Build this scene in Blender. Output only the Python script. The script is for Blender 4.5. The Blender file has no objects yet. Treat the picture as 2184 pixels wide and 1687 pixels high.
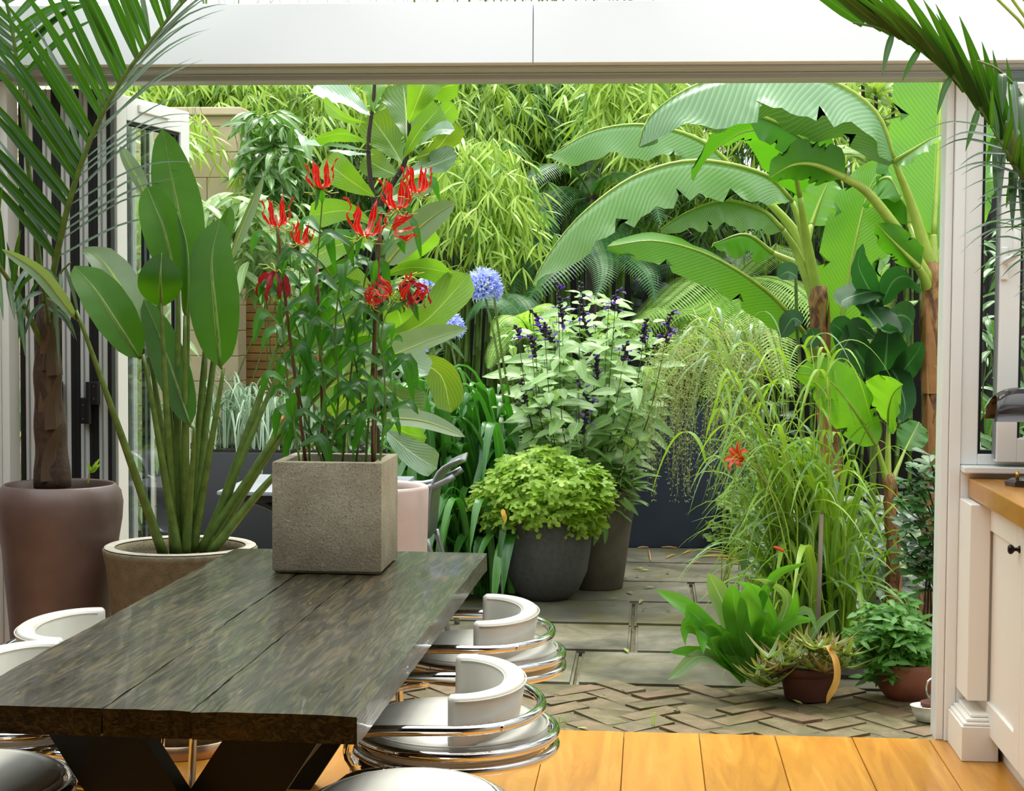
import bpy, bmesh, math, random
import numpy as np
from mathutils import Vector, Matrix
random.seed(7)
V = Vector
R = math.radians
PI = math.pi
S = bpy.context.scene
COL = S.collection

# ---------------------------------------------------------------- camera
FPX, CX, CY = 3700.0, 1092.0, 843.5
CAM = V((0, 0, 1.567))
M3 = (Matrix.Rotation(math.atan(291 / FPX), 3, 'Z') @ Matrix.Rotation(PI / 2 - math.atan(190 / FPX), 3, 'X')
      @ Matrix.Rotation(0.006, 3, 'Z'))
cd = bpy.data.cameras.new('camera')
cd.sensor_fit = 'HORIZONTAL'; cd.sensor_width = 36; cd.lens = 36 * FPX / 2184
cd.clip_start = 0.05; cd.clip_end = 200
cam = bpy.data.objects.new('camera', cd); COL.objects.link(cam)
cam.matrix_world = Matrix.Translation(CAM) @ M3.to_4x4()
S.camera = cam

# ---------------------------------------------------------------- light
W = bpy.data.worlds.new('overcast_sky'); S.world = W; W.use_nodes = True
wn = W.node_tree
bg = wn.nodes['Background']
bg.inputs[0].default_value = (0.92, 0.97, 1.0, 1)
# overcast sky, brighter towards the zenith all the way round
_tc = wn.nodes.new('ShaderNodeTexCoord'); _sx = wn.nodes.new('ShaderNodeSeparateXYZ'); wn.links.new(_tc.outputs['Generated'], _sx.inputs[0])
_mr = wn.nodes.new('ShaderNodeMapRange'); wn.links.new(_sx.outputs[2], _mr.inputs[0])
_mr.inputs[1].default_value = 0; _mr.inputs[2].default_value = 1; _mr.inputs[3].default_value = .75; _mr.inputs[4].default_value = 2.3
wn.links.new(_mr.outputs[0], bg.inputs[1])
sl = bpy.data.lights.new('sun', 'SUN'); sl.energy = 3.4; sl.angle = R(35); sl.color = (1, 0.97, 0.9)
sun = bpy.data.objects.new('sun', sl); COL.objects.link(sun)
sun.rotation_euler = (R(-24), R(4), 0)      # high, behind the garden and a little to the right
S.view_settings.view_transform = 'Standard'; S.view_settings.look = 'None'
S.view_settings.gamma = 1; S.view_settings.use_curve_mapping = False
S.view_settings.exposure = 0.68
S.cycles.transparent_max_bounces = 32

# ---------------------------------------------------------------- pixel <-> world
def ray(px, py):
    return M3 @ V(((px - CX) / FPX, (CY - py) / FPX, -1))
def at(px, py, Y):
    w = ray(px, py); return CAM + w * (Y / w.y)
def atz(px, py, Z):
    w = ray(px, py); return CAM + w * ((Z - CAM.z) / w.z)
def atx(px, py, X):
    w = ray(px, py); return CAM + w * (X / w.x)
def proj(p):
    q = M3.transposed() @ (V(p) - CAM)
    return CX - FPX * q.x / q.z, CY + FPX * q.y / q.z

# ---------------------------------------------------------------- object helpers
def link(o):
    COL.objects.link(o); return o
def tag(o, label=None, cat=None, group=None, kind=None):
    if label: o['label'] = label
    if cat: o['category'] = cat
    if group: o['group'] = group
    if kind: o['kind'] = kind
    return o
def thing(name, label, cat, loc=(0, 0, 0), group=None):
    o = link(bpy.data.objects.new(name, None)); o.location = V(loc); o.empty_display_size = .05
    return tag(o, label, cat, group)
def ploc(parent):
    l = V((0, 0, 0))
    while parent is not None:
        l = l + parent.location; parent = parent.parent
    return l
class MB:
    """collects shapes in world coordinates, builds one mesh object"""
    def __init__(s): s.v = []; s.f = []; s.uv = []; s.mi = []; s.cur = 0
    def add(s, vs, fs, uvs=None):
        n = len(s.v); s.v += [tuple(p) for p in vs]
        for f in fs: s.f.append([i + n for i in f]); s.mi.append(s.cur)
        s.uv += uvs if uvs is not None else [(0.5, 0.5)] * len(vs)
        return s
    def box(s, a, b, m=None):
        (x0, y0, z0), (x1, y1, z1) = a, b
        vs = [V(p) for p in ((x0,y0,z0),(x1,y0,z0),(x1,y1,z0),(x0,y1,z0),(x0,y0,z1),(x1,y0,z1),(x1,y1,z1),(x0,y1,z1))]
        if m: vs = [m @ p for p in vs]
        return s.add(vs, [(0,3,2,1),(4,5,6,7),(0,1,5,4),(1,2,6,5),(2,3,7,6),(3,0,4,7)])
    def rbox(s, a, b, r=.004, m=None, seg=2):
        bm = bmesh.new(); bmesh.ops.create_cube(bm, size=1)
        d = [b[i] - a[i] for i in range(3)]; c = [(b[i] + a[i]) / 2 for i in range(3)]
        for v in bm.verts: v.co = V([v.co[i] * d[i] + c[i] for i in range(3)])
        bmesh.ops.bevel(bm, geom=bm.edges[:], offset=min(r, min(d) * .45), segments=seg, affect='EDGES', profile=.5)
        return s.bm(bm, m)
    def bm(s, bm, m=None):
        bm.verts.index_update()
        s.add([(m @ v.co if m else v.co.copy()) for v in bm.verts], [[v.index for v in f.verts] for f in bm.faces])
        bm.free(); return s
    def tube(s, pts, r, n=8, cap=True, closed=False):
        pts = [V(p) for p in pts]; k = len(pts); rr = r if hasattr(r, '__len__') else [r] * k
        vs = []; fs = []; uv = []; prev = None
        for i, p in enumerate(pts):
            if closed: t = pts[(i + 1) % k] - pts[i - 1]
            else: t = pts[min(i + 1, k - 1)] - pts[max(i - 1, 0)]
            t = t.normalized() if t.length > 1e-9 else V((0, 0, 1))
            if prev is None: u = t.orthogonal().normalized()
            else:
                u = prev - t * prev.dot(t); u = u.normalized() if u.length > 1e-6 else t.orthogonal().normalized()
            prev = u; w = t.cross(u)
            for j in range(n):
                a = 2 * PI * j / n; vs.append(p + (u * math.cos(a) + w * math.sin(a)) * rr[i]); uv.append((j / n, i / max(1, k - 1)))
        for i in range(k if closed else k - 1):
            for j in range(n):
                a = i * n + j; b = i * n + (j + 1) % n; c = ((i + 1) % k) * n
                fs.append((a, b, c + (j + 1) % n, c + j))
        if cap and not closed:
            fs.append(tuple(range(n - 1, -1, -1))); fs.append(tuple((k - 1) * n + j for j in range(n)))
        return s.add(vs, fs, uv)
    def lathe(s, prof, c=(0, 0, 0), n=40, cap0=True, cap1=False, sx=1, sy=1):
        vs = []; fs = []; uv = []; k = len(prof)
        for i, (r, z) in enumerate(prof):
            for j in range(n):
                a = 2 * PI * j / n; vs.append((c[0] + r * math.cos(a) * sx, c[1] + r * math.sin(a) * sy, c[2] + z)); uv.append((j / n, i / (k - 1)))
        for i in range(k - 1):
            for j in range(n): fs.append((i*n+j, i*n+(j+1)%n, (i+1)*n+(j+1)%n, (i+1)*n+j))
        if cap0: fs.append(tuple(range(n - 1, -1, -1)))
        if cap1: fs.append(tuple((k - 1) * n + j for j in range(n)))
        return s.add(vs, fs, uv)
    def blade(s, pts, hw, nrm, ns=10, nw=2, fold=0.15, wave=0.0, wf=5, curl=0.0, prof=None, asym=0, ph=0.0, smooth=True, tear=0.0):
        """leaf along a curve; hw half width, fold >0 V shape, <0 drooping halves"""
        prof = prof or p_oblong
        P = spline(pts, ns) if smooth else [V(p) for p in pts]
        k = len(P); vs = []; fs = []; uv = []; N = V(nrm).normalized(); m = 2 * nw + 1
        for i, p in enumerate(P):
            t = i / (k - 1); T = (P[min(i + 1, k - 1)] - P[max(i - 1, 0)]).normalized()
            Sd = T.cross(N)
            Sd = Sd.normalized() if Sd.length > 1e-5 else T.orthogonal().normalized()
            Nn = Sd.cross(T).normalized(); N = (N * .5 + Nn * .5).normalized()
            w = hw * prof(t)
            for j in range(-nw, nw + 1):
                a = j / nw; b = abs(a)
                if tear and abs(j) == nw and i not in (0, k - 1) and random.random() < tear: a *= .62; b = abs(a)
                ww = w * (1 + asym * a)
                f = fold - curl * b
                wv = wave * hw * b * b * (math.sin(wf * 2 * PI * t + ph + (1.7 if a > 0 else 0)) + .5 * math.sin(wf * 4.7 * PI * t + 2 * ph))
                vs.append(p + Sd * (a * ww * math.cos(f)) + Nn * (b * ww * math.sin(f) + wv)); uv.append(((a + 1) / 2, t))
        for i in range(k - 1):
            for j in range(m - 1): fs.append((i*m+j, i*m+j+1, (i+1)*m+j+1, (i+1)*m+j))
        return s.add(vs, fs, uv)
    def inst(s, tv, tf, tuv, M):
        return s.add([M @ p for p in tv], tf, list(tuv))
    def mesh(s, name, mats, smooth=True, off=V((0, 0, 0))):
        me = bpy.data.meshes.new(name)
        me.from_pydata([(p[0] - off.x, p[1] - off.y, p[2] - off.z) for p in s.v], [], s.f)
        ul = me.uv_layers.new(name='UVMap')
        li = np.empty(len(me.loops), dtype=np.int32); me.loops.foreach_get('vertex_index', li)
        ul.data.foreach_set('uv', np.asarray(s.uv, dtype=np.float32)[li].ravel())
        for m in (mats if isinstance(mats, (list, tuple)) else [mats]): me.materials.append(m)
        if s.cur or any(s.mi): me.polygons.foreach_set('material_index', s.mi)
        if smooth:
            me.polygons.foreach_set('use_smooth', [True] * len(me.polygons))
            if smooth == 'auto': me.set_sharp_from_angle(angle=R(38))
        me.update(); return me
    def build(s, name, mat, parent=None, smooth=True, kind=None, label=None):
        """linked object; its origin sits at the middle of its own bottom"""
        a = np.asarray(s.v); lo = a.min(0); hi = a.max(0)
        org = V(((lo[0] + hi[0]) / 2, (lo[1] + hi[1]) / 2, lo[2]))
        o = link(bpy.data.objects.new(name, s.mesh(name, mat, smooth, org)))
        o.location = org - ploc(parent); o.parent = parent
        return tag(o, label, None, None, kind)

def spline(pts, n):
    """n+1 points on a Catmull-Rom curve, even in arc length"""
    P = [V(p) for p in pts]
    if len(P) == 2: return [P[0].lerp(P[1], i / n) for i in range(n + 1)]
    Q = [P[0] * 2 - P[1]] + P + [P[-1] * 2 - P[-2]]; out = []; sub = 8
    for i in range(1, len(Q) - 2):
        a, b, c, d = Q[i - 1], Q[i], Q[i + 1], Q[i + 2]
        for k in range(sub):
            t = k / sub
            out.append(.5 * ((2 * b) + (c - a) * t + (2 * a - 5 * b + 4 * c - d) * t * t + (3 * b - a - 3 * c + d) * t ** 3))
    out.append(P[-1])
    L = [0]
    for i in range(1, len(out)): L.append(L[-1] + (out[i] - out[i - 1]).length)
    res = []; k = 0
    for i in range(n + 1):
        s = L[-1] * i / n
        while k < len(L) - 2 and L[k + 1] < s: k += 1
        d = L[k + 1] - L[k]; res.append(out[k].lerp(out[k + 1], 0 if d < 1e-12 else min(1, (s - L[k]) / d)))
    return res

# leaf outlines, t = 0 at the base
def p_lance(t): return max(.02, 1.75 * (max(t, .004) ** .62) * ((1 - t) ** .85))
def p_oblong(t): return max(.02, math.sin(PI * min(1, max(0, t)) ** .9) ** .55)
def p_strap(t): return (.75 + .25 * min(1, t * 3)) * (1 if t < .72 else max(.03, math.cos((t - .72) / .28 * PI / 2) ** .8))
def p_grass(t): return max(.03, (.55 + .45 * min(1, t * 4)) * (1 - t ** 2.2) ** .9)
def p_fiddle(t):
    return .03 if t <= 0 or t >= 1 else max(.03, (.34 + .66 * t ** 1.5) * math.sin(PI * t ** 1.5) ** .40 * 1.18)
def p_canna(t): return max(.02, 1.62 * max(t, .004) ** .5 * (1 - t) ** .62)
def p_heart(t): return max(.02, 1.5 * (max(t, .01) ** .33) * (1 - t) ** .85)
def p_banana(t): return max(.03, min(1, (t * 5) ** .6) * (1 - max(0, t - .55) ** 1.9 / .45 ** 1.9) ** .6)

def mfrom(base, d, nrm, L, Wd):
    Yv = V(d).normalized(); X = Yv.cross(V(nrm))
    X = X.normalized() if X.length > 1e-5 else Yv.orthogonal().normalized()
    Z = X.cross(Yv)
    M = Matrix.Identity(4)
    for i in range(3): M[i][0] = X[i] * Wd; M[i][1] = Yv[i] * L; M[i][2] = Z[i] * L; M[i][3] = base[i]
    return M
class Leaf:
    """unit leaf: base at the origin, along +Y, width 2*hw in X, normal +Z"""
    def __init__(s, mat, prof=p_lance, ns=6, nw=1, fold=.25, droop=.25, wave=0, hw=.5, name='leaf', wf=4):
        mb = MB(); pts = [(0, t, -droop * t * t) for t in [i / ns for i in range(ns + 1)]]
        mb.blade(pts, hw, (0, 0, 1), prof=prof, nw=nw, fold=fold, wave=wave, smooth=False, wf=wf)
        s.v = [V(p) for p in mb.v]; s.f = mb.f; s.uv = mb.uv; s.mat = mat; s.me = mb.mesh(name, mat)
def leafy(parent, leaf, Ms, limit=300, name='leaf', bulk='foliage'):
    """leaf objects for those that show largest, the rest joined as stuff"""
    if not isinstance(leaf, (list, tuple)): leaf = [leaf]
    def key(M):
        p = M.translation; x, y = proj(p); sz = M.col[1].xyz.length / max(.5, p.y)
        return (-1e-3 if not (-20 < x < 2204 and -20 < y < 1707) else 0) - sz + random.random() * 1e-4 + p.y * .0004
    Ms = sorted(Ms, key=key); pl = ploc(parent)
    for i, M in enumerate(Ms[:limit]):
        o = link(bpy.data.objects.new(name, leaf[i % len(leaf)].me)); o.parent = parent
        Q = M.copy(); Q.translation = Q.translation - pl; o.matrix_basis = Q
    rest = Ms[limit:]
    if rest: fast(parent, leaf[0], rest, bulk)
def fast(parent, leaf, Ms, name, kind='stuff'):
    tv = np.array([tuple(p) + (1,) for p in leaf.v]); n = len(tv); k = len(Ms)
    A = np.array([[list(r) for r in M] for M in Ms])[:, :3, :]
    Pv = np.einsum('kij,nj->kni', A, tv).reshape(-1, 3)
    pl = np.array(ploc(parent)); Pv -= pl
    q = np.array([f for f in leaf.f], dtype=np.int32); fl = (q[None] + (np.arange(k) * n)[:, None, None]).reshape(-1, q.shape[1])
    me = bpy.data.meshes.new(name)
    me.vertices.add(len(Pv)); me.vertices.foreach_set('co', Pv.astype(np.float32).ravel())
    nf = len(fl); w = fl.shape[1]
    me.loops.add(nf * w); me.loops.foreach_set('vertex_index', fl.ravel().astype(np.int32))
    me.polygons.add(nf); me.polygons.foreach_set('loop_start', (np.arange(nf) * w).astype(np.int32))
    ul = me.uv_layers.new(name='UVMap')
    uv = np.tile(np.array(leaf.uv, dtype=np.float32), (k, 1)); ul.data.foreach_set('uv', uv[fl.ravel()].ravel())
    me.polygons.foreach_set('use_smooth', [True] * nf)
    me.update(calc_edges=True); me.validate(); me.materials.append(leaf.mat)
    o = link(bpy.data.objects.new(name, me)); o.parent = parent
    return tag(o, None, None, None, kind)

# ---------------------------------------------------------------- materials
def lin(c): return tuple((x / 255 / 12.92 if x / 255 <= .04045 else ((x / 255 + .055) / 1.055) ** 2.4) for x in c) + (1,)
class NT:
    def __init__(s, name):
        s.m = bpy.data.materials.new(name); s.m.use_nodes = True; s.t = s.m.node_tree; s.t.nodes.clear()
        s.out = s.n('ShaderNodeOutputMaterial')
    def n(s, ty, **kw):
        nd = s.t.nodes.new(ty)
        for k, v in kw.items(): setattr(nd, k, v)
        return nd
    def l(s, a, b): s.t.links.new(a, b)
    def set(s, inp, v):
        if hasattr(v, 'is_output') or isinstance(v, bpy.types.NodeSocket): s.l(v, inp)
        else: inp.default_value = v
    def math(s, op, a, b=0.0, clamp=False):
        nd = s.n('ShaderNodeMath', operation=op); nd.use_clamp = clamp; s.set(nd.inputs[0], a); s.set(nd.inputs[1], b); return nd.outputs[0]
    def mix(s, f, a, b, ty='MIX'):
        nd = s.n('ShaderNodeMix', data_type='RGBA', blend_type=ty); s.set(nd.inputs[0], f); s.set(nd.inputs[6], a); s.set(nd.inputs[7], b); return nd.outputs[2]
    def noise(s, vec, scale, detail=4, rough=.55, dist=0):
        nd = s.n('ShaderNodeTexNoise'); s.l(vec, nd.inputs['Vector']); nd.inputs['Scale'].default_value = scale
        nd.inputs['Detail'].default_value = detail; nd.inputs['Roughness'].default_value = rough; nd.inputs['Distortion'].default_value = dist
        return nd.outputs['Fac']
    def ramp(s, f, stops):
        nd = s.n('ShaderNodeValToRGB'); s.l(f, nd.inputs[0]); e = nd.color_ramp.elements
        while len(e) < len(stops): e.new(.5)
        for i, (p, c) in enumerate(stops): e[i].position = p; e[i].color = c if len(c) == 4 else tuple(c) + (1,)
        return nd.outputs[0]
    def coord(s, kind='Object', scale=(1, 1, 1), rot=(0, 0, 0)):
        tc = s.n('ShaderNodeTexCoord'); mp = s.n('ShaderNodeMapping'); s.l(tc.outputs[kind], mp.inputs[0])
        mp.inputs['Scale'].default_value = scale; mp.inputs['Rotation'].default_value = rot; return mp.outputs[0]
    def pos(s, scale=(1, 1, 1)):
        g = s.n('ShaderNodeNewGeometry'); mp = s.n('ShaderNodeMapping'); s.l(g.outputs['Position'], mp.inputs[0]); mp.inputs['Scale'].default_value = scale; return mp.outputs[0]
    def bump(s, h, strength=.3, dist=.01):
        nd = s.n('ShaderNodeBump'); nd.inputs['Strength'].default_value = strength; nd.inputs['Distance'].default_value = dist; s.l(h, nd.inputs['Height']); return nd.outputs[0]
    def pbr(s, col, rough=.5, metal=0, nrm=None, spec=.5, coat=0):
        p = s.n('ShaderNodeBsdfPrincipled'); s.set(p.inputs['Base Color'], col); s.set(p.inputs['Roughness'], rough); s.set(p.inputs['Metallic'], metal)
        p.inputs['Specular IOR Level'].default_value = spec; p.inputs['Coat Weight'].default_value = coat
        if nrm is not None: s.l(nrm, p.inputs['Normal'])
        return p
    def done(s, sh): s.l(sh.outputs[0] if hasattr(sh, 'outputs') else sh, s.out.inputs[0]); return s.m
def simple(name, col, rough=.5, metal=0, spec=.5, coat=0, var=0, vs=8, bump=0, bs=60, bd=.004):
    t = NT(name); c = lin(col); nr = None
    if var or bump: ps = t.pos()
    if var:
        f = t.noise(ps, vs, 5); a = tuple(x * (1 - var) for x in c[:3]) + (1,); b = tuple(min(1, x * (1 + var)) for x in c[:3]) + (1,)
        c = t.ramp(f, [(.3, a), (.7, b)])
    if bump: nr = t.bump(t.noise(ps, bs, 4), bump, bd)
    return t.done(t.pbr(c, rough, metal, nr, spec, coat))
def leafmat(name, a, b, vein=None, nlat=0, slant=.6, mid=.035, lw=.10, trans=.35, tcol=None, rough=.38, rnd='island', spec=.5, edge=None, tip=None, stripe=None, nb=.25, mott=.25, lk=.45):
    t = NT(name); a = lin(a); b = lin(b)
    if rnd == 'island': r = t.n('ShaderNodeNewGeometry').outputs['Random Per Island']
    else: r = t.n('ShaderNodeObjectInfo').outputs['Random']
    c = t.mix(r, a, b)
    uvn = t.n('ShaderNodeUVMap'); sp = t.n('ShaderNodeSeparateXYZ'); t.l(uvn.outputs[0], sp.inputs[0]); u, v = sp.outputs[0], sp.outputs[1]
    d = t.math('ABSOLUTE', t.math('SUBTRACT', u, .5))
    nz = t.noise(t.pos(), 14, 3); c = t.mix(t.math('MULTIPLY', t.math('SUBTRACT', nz, .35, True), mott * 3, True), c, t.mix(.55, c, (0.0, 0.012, 0.0, 1)))
    nr = None
    if stripe:
        sv = t.math('SINE', t.math('MULTIPLY', u, 3.14159 * 2 * stripe[1])); c = t.mix(t.math('GREATER_THAN', sv, .1), c, lin(stripe[0]))
    if vein:
        vc = lin(vein)
        m1 = t.math('LESS_THAN', d, t.math('MULTIPLY', t.math('SUBTRACT', 1.15, v), mid))
        mask = m1
        if nlat:
            fr = t.math('FRACT', t.math('SUBTRACT', t.math('MULTIPLY', v, nlat), t.math('MULTIPLY', d, slant * nlat)))
            tri = t.math('ABSOLUTE', t.math('SUBTRACT', fr, .5))
            lm = t.math('MULTIPLY', t.math('SUBTRACT', 1.0, t.math('DIVIDE', tri, lw), True), lk, True)
            mask = t.math('MAXIMUM', m1, lm); nr = t.bump(tri, nb, .004)
        c = t.mix(t.math('MULTIPLY', mask, .8), c, vc)
    if edge: c = t.mix(t.math('GREATER_THAN', d, .5 - edge[1]), c, lin(edge[0]))
    if tip: c = t.mix(t.math('MULTIPLY', t.math('SUBTRACT', v, tip[1], True), tip[2], True), c, lin(tip[0]))
    p = t.pbr(c, rough, 0, nr, spec)
    tr = t.n('ShaderNodeBsdfTranslucent')
    if tcol: t.set(tr.inputs[0], t.mix(.55, c, lin(tcol)))
    else: t.set(tr.inputs[0], t.mix(.5, c, (.5, .75, .02, 1)))
    mx = t.n('ShaderNodeMixShader'); mx.inputs[0].default_value = trans; t.l(p.outputs[0], mx.inputs[1]); t.l(tr.outputs[0], mx.inputs[2])
    return t.done(mx)
# ================================================================ materials of the setting
WHITE = simple('white_paint', (238, 242, 242), .35)
WHITE_G = simple('white_aluminium', (232, 233, 229), .3)
OFFSETG = simple('bounce_offset_grey_aluminium', (190, 202, 208), .4)  # cool tint put into the colour to offset the oak floor's warm bounce
CREAM = simple('cream_paint', (232, 229, 220), .4)
BLACKR = simple('black_rubber', (14, 14, 16), .6)
GREYM = simple('grey_aluminium', (150, 156, 164), .35, .3)
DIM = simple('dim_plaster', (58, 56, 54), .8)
DARKIRON = simple('dark_iron', (20, 20, 22), .45, .3)
def m_oak():
    t = NT('oak_boards'); r = t.n('ShaderNodeObjectInfo').outputs['Random']
    add = t.n('ShaderNodeVectorMath', operation='ADD'); t.l(t.pos((9, .8, 1)), add.inputs[0]); cx = t.n('ShaderNodeCombineXYZ'); t.l(t.math('MULTIPLY', r, 40), cx.inputs[1]); t.l(cx.outputs[0], add.inputs[1])
    n1 = t.noise(add.outputs[0], 1.3, 6, .6, 1.2)
    fine = t.noise(t.pos((160, 6, 1)), 1, 3)
    rings = t.math('FRACT', t.math('MULTIPLY', n1, 9))
    c = t.ramp(n1, [(.25, lin((146, 94, 28))), (.5, lin((182, 124, 40))), (.75, lin((204, 152, 66)))])
    c = t.mix(t.math('MULTIPLY', t.math('SUBTRACT', .35, rings, True), .9), c, lin((165, 104, 36)))
    c = t.mix(t.math('MULTIPLY', fine, .25), c, lin((150, 92, 30)))
    c = t.mix(t.math('MULTIPLY', r, .35), c, lin((196, 138, 52)))
    h = t.math('ADD', fine, t.math('MULTIPLY', rings, .3))
    return t.done(t.pbr(c, .32, 0, t.bump(h, .08, .003), .5, .15))
OAK = m_oak()
def m_stone(name, cols, moss=.5, wet=False, sc=3):
    t = NT(name); ps = t.pos(); r = t.n('ShaderNodeObjectInfo').outputs['Random']
    n1 = t.noise(ps, sc, 7, .62, .4); n2 = t.noise(ps, sc * 12, 4); n3 = t.noise(ps, sc * .8, 4, .6, 1)
    c = t.ramp(n1, [(.3, lin(cols[0])), (.5, lin(cols[1])), (.72, lin(cols[2]))])
    c = t.mix(r, c, t.mix(.5, c, lin(cols[3])))
    c = t.mix(t.math('MULTIPLY', t.math('SUBTRACT', n2, .5, True), 1.6), c, lin((60, 55, 45)))
    m = t.math('MULTIPLY', t.math('SUBTRACT', n3, 1 - moss, True), 5, True)
    c = t.mix(t.math('MULTIPLY', m, .75), c, lin((82, 78, 28)))
    rg = t.math('ADD', .22 if wet else .45, t.math('MULTIPLY', n1, .5))
    return t.done(t.pbr(c, rg, 0, t.bump(t.math('ADD', n1, t.math('MULTIPLY', n2, .35)), .35, .012), .5))
FLAG = m_stone('wet_flagstone', [(50, 47, 33), (94, 89, 68), (136, 129, 104), (88, 88, 82)], .52, True, 2.2)
BRICKM = m_stone('worn_brick', [(62, 54, 34), (104, 92, 62), (132, 120, 88), (122, 88, 64)], .56, False, 9)
SOIL = simple('damp_soil', (34, 28, 20), .9, var=.4, vs=20, bump=.6, bs=40, bd=.03)
JOINT = simple('mossy_joint', (84, 78, 50), .9, var=.4, vs=12, bump=.4)
FENCE = simple('dark_stained_board', (15, 13, 12), .85, var=.3, vs=6)
TANBOARD = simple('tan_timber', (168, 124, 66), .6, var=.22, vs=9)
SANDST = simple('sand_render', (196, 178, 146), .85, var=.08, vs=5, bump=.25, bs=50)
def m_glass():
    t = NT('clear_glass'); tr = t.n('ShaderNodeBsdfTransparent'); tr.inputs[0].default_value = (.93, .97, .95, 1)
    g = t.n('ShaderNodeBsdfGlossy'); g.inputs['Roughness'].default_value = .02
    fr = t.n('ShaderNodeFresnel'); fr.inputs[0].default_value = 1.5
    mx = t.n('ShaderNodeMixShader'); t.l(t.math('MULTIPLY', fr.outputs[0], 1.3, True), mx.inputs[0]); t.l(tr.outputs[0], mx.inputs[1]); t.l(g.outputs[0], mx.inputs[2])
    return t.done(mx)
GLASS = m_glass()

YW = 6.36
def st(name, mb, mat, parent=None, smooth=False):
    o = mb.build(name, mat, parent, smooth)
    if parent is None: o['kind'] = 'structure'
    return o
def stE(name, loc=(0, 0, 0)):
    o = thing(name, None, None, loc); o['kind'] = 'structure'; return o

# ---------------------------------------------------------------- floor of wide oak boards
fl = st('floor', MB().box((-3.3, -2, -.12), (1.8, YW - .002, -.022)), simple('screed', (60, 40, 20), .9))
xb = [atz(p, y, 0).x for p, y in ((1168, 1565), (1331, 1562), (1491, 1567), (1653, 1571), (1818, 1575), (1986, 1584))]
step = (xb[-1] - xb[0]) / 5
edges = [xb[0] - step * k for k in range(8, 0, -1)] + xb + [xb[-1] + step, xb[-1] + step * 2, 1.8]
edges = [e for e in edges if -3.3 < e <= 1.8]; edges = [-3.3] + edges
for a, b in zip(edges[:-1], edges[1:]):
    if b - a > .03: MB().rbox((a + .0012, -2, -.021), (b - .0012, YW - .003, random.uniform(-.0006, .0006)), .002, seg=1).build('floorboard', OAK, fl, False)

# ---------------------------------------------------------------- room shell
st('wall_left', MB().box((-3.42, -2, 0), (-3.3, YW, 2.75)), DIM)
st('wall_right', MB().box((1.8, -2, 0), (1.92, YW + .1, 2.75)), WHITE)
st('wall_behind', MB().box((-3.42, -2.12, 0), (1.92, -2, 2.75)), DIM)
st('ceiling', MB().box((-3.42, -2.12, 2.75), (1.92, 3.1, 2.9)), DIM)
# end wall left of the doors
pj = at(22, 600, YW).x
st('wall_far', MB().box((-3.3, YW - .06, 0), (pj - .09, YW + .1, 2.42)), WHITE)
fr = stE('trim_1', (pj, YW, 0))      # left jamb of the door frame
MB().rbox((pj - .088, YW - .05, 0), (pj - .03, YW + .09, 2.40), .003).build('jamb', WHITE_G, fr, False)
MB().rbox((pj - .03, YW - .02, 0), (pj, YW + .09, 2.40), .003).build('jamb_lip', WHITE_G, fr, False)

# beam over the opening: fascia in two boards, soffit, head track
zb = at(1137, 134, 6.16).z; zt = at(1137, 3, 6.16).z; xs = at(1137, 60, 6.16).x
bm_ = stE('trim_2', (-.5, 6.16, zb))
MB().rbox((-3.3, 6.16, zb), (xs - .0015, 6.19, zt), .002, seg=1).build('fascia_board', WHITE, bm_, False)
MB().rbox((xs + .0015, 6.16, zb), (1.8, 6.19, zt), .002, seg=1).build('fascia_board', WHITE, bm_, False)
MB().box((-3.3, 6.19, zb), (1.8, 6.55, zt - .004)).build('beam_core', WHITE, bm_, False)
MB().rbox((-3.3, 6.23, zb - .012), (1.8, 6.33, zb - .0005), .003).build('soffit_strip', OFFSETG, bm_, False)
zh = at(1137, 172, YW).z
hd = stE('trim_3', (-.5, YW, zh))
MB().rbox((-3.2, YW - .02, zh), (1.8, YW + .10, zb - .013), .004).build('head_track', OFFSETG, hd, False)
MB().rbox((-3.2, YW - .035, zh + .018), (1.8, YW - .021, zb - .013), .003).build('track_lip', OFFSETG, hd, False)
# roof glazing bars above the glazed strip (just out of frame)
gl = stE('window_3', (-.7, 5.2, 2.9))
for x in (-2.3, -1.2, -.1, 1.0): MB().rbox((x - .03, 3.12, 2.78), (x + .03, 6.15, 2.86), .004).build('glazing_bar', WHITE_G, gl, False)

# ---------------------------------------------------------------- right jamb and window
xj = at(2006, 900, YW).x; xk = at(2047, 900, YW).x
rj = stE('trim_4', (xj, YW, 0))
MB().rbox((xj, YW - .01, 0), (xj + .028, YW + .10, zh - .001), .003).build('jamb', WHITE_G, rj, False)
MB().rbox((xj + .029, YW - .03, 0), (xk, YW + .10, zh - .001), .003).build('jamb_face', WHITE_G, rj, False)
zs = at(2060, 990, YW).z; zg = at(2100, 968, YW).z
wl = at(2088, 700, YW).x; w1 = stE('window_1', (xk, YW, zs))
MB().rbox((xk + .001, YW - .02, zs), (wl, YW + .06, zh - .001), .004).build('window_stile', WHITE_G, w1, False)
MB().rbox((wl, YW - .02, zs), (1.8, YW + .06, zg), .004).build('window_rail', WHITE_G, w1, False)
MB().box((wl, YW + .005, zg), (wl + .013, YW + .05, zh - .001)).build('window_gasket', BLACKR, w1, False)
MB().box((wl + .013, YW + .005, zg), (1.8, YW + .05, zg + .012)).build('window_gasket', BLACKR, w1, False)
MB().box((wl + .013, YW + .03, zg + .012), (1.8, YW + .036, zh - .002)).build('pane', GLASS, w1, False)
MB().rbox((xk + .001, YW - .10, zs - .024), (1.8, YW + .06, zs - .001), .004).build('window_sill', WHITE_G, w1, False)
st('wall_under_window', MB().box((xk + .001, YW - .03, 0), (1.799, YW + .1, zs - .0245)), WHITE)
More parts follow.
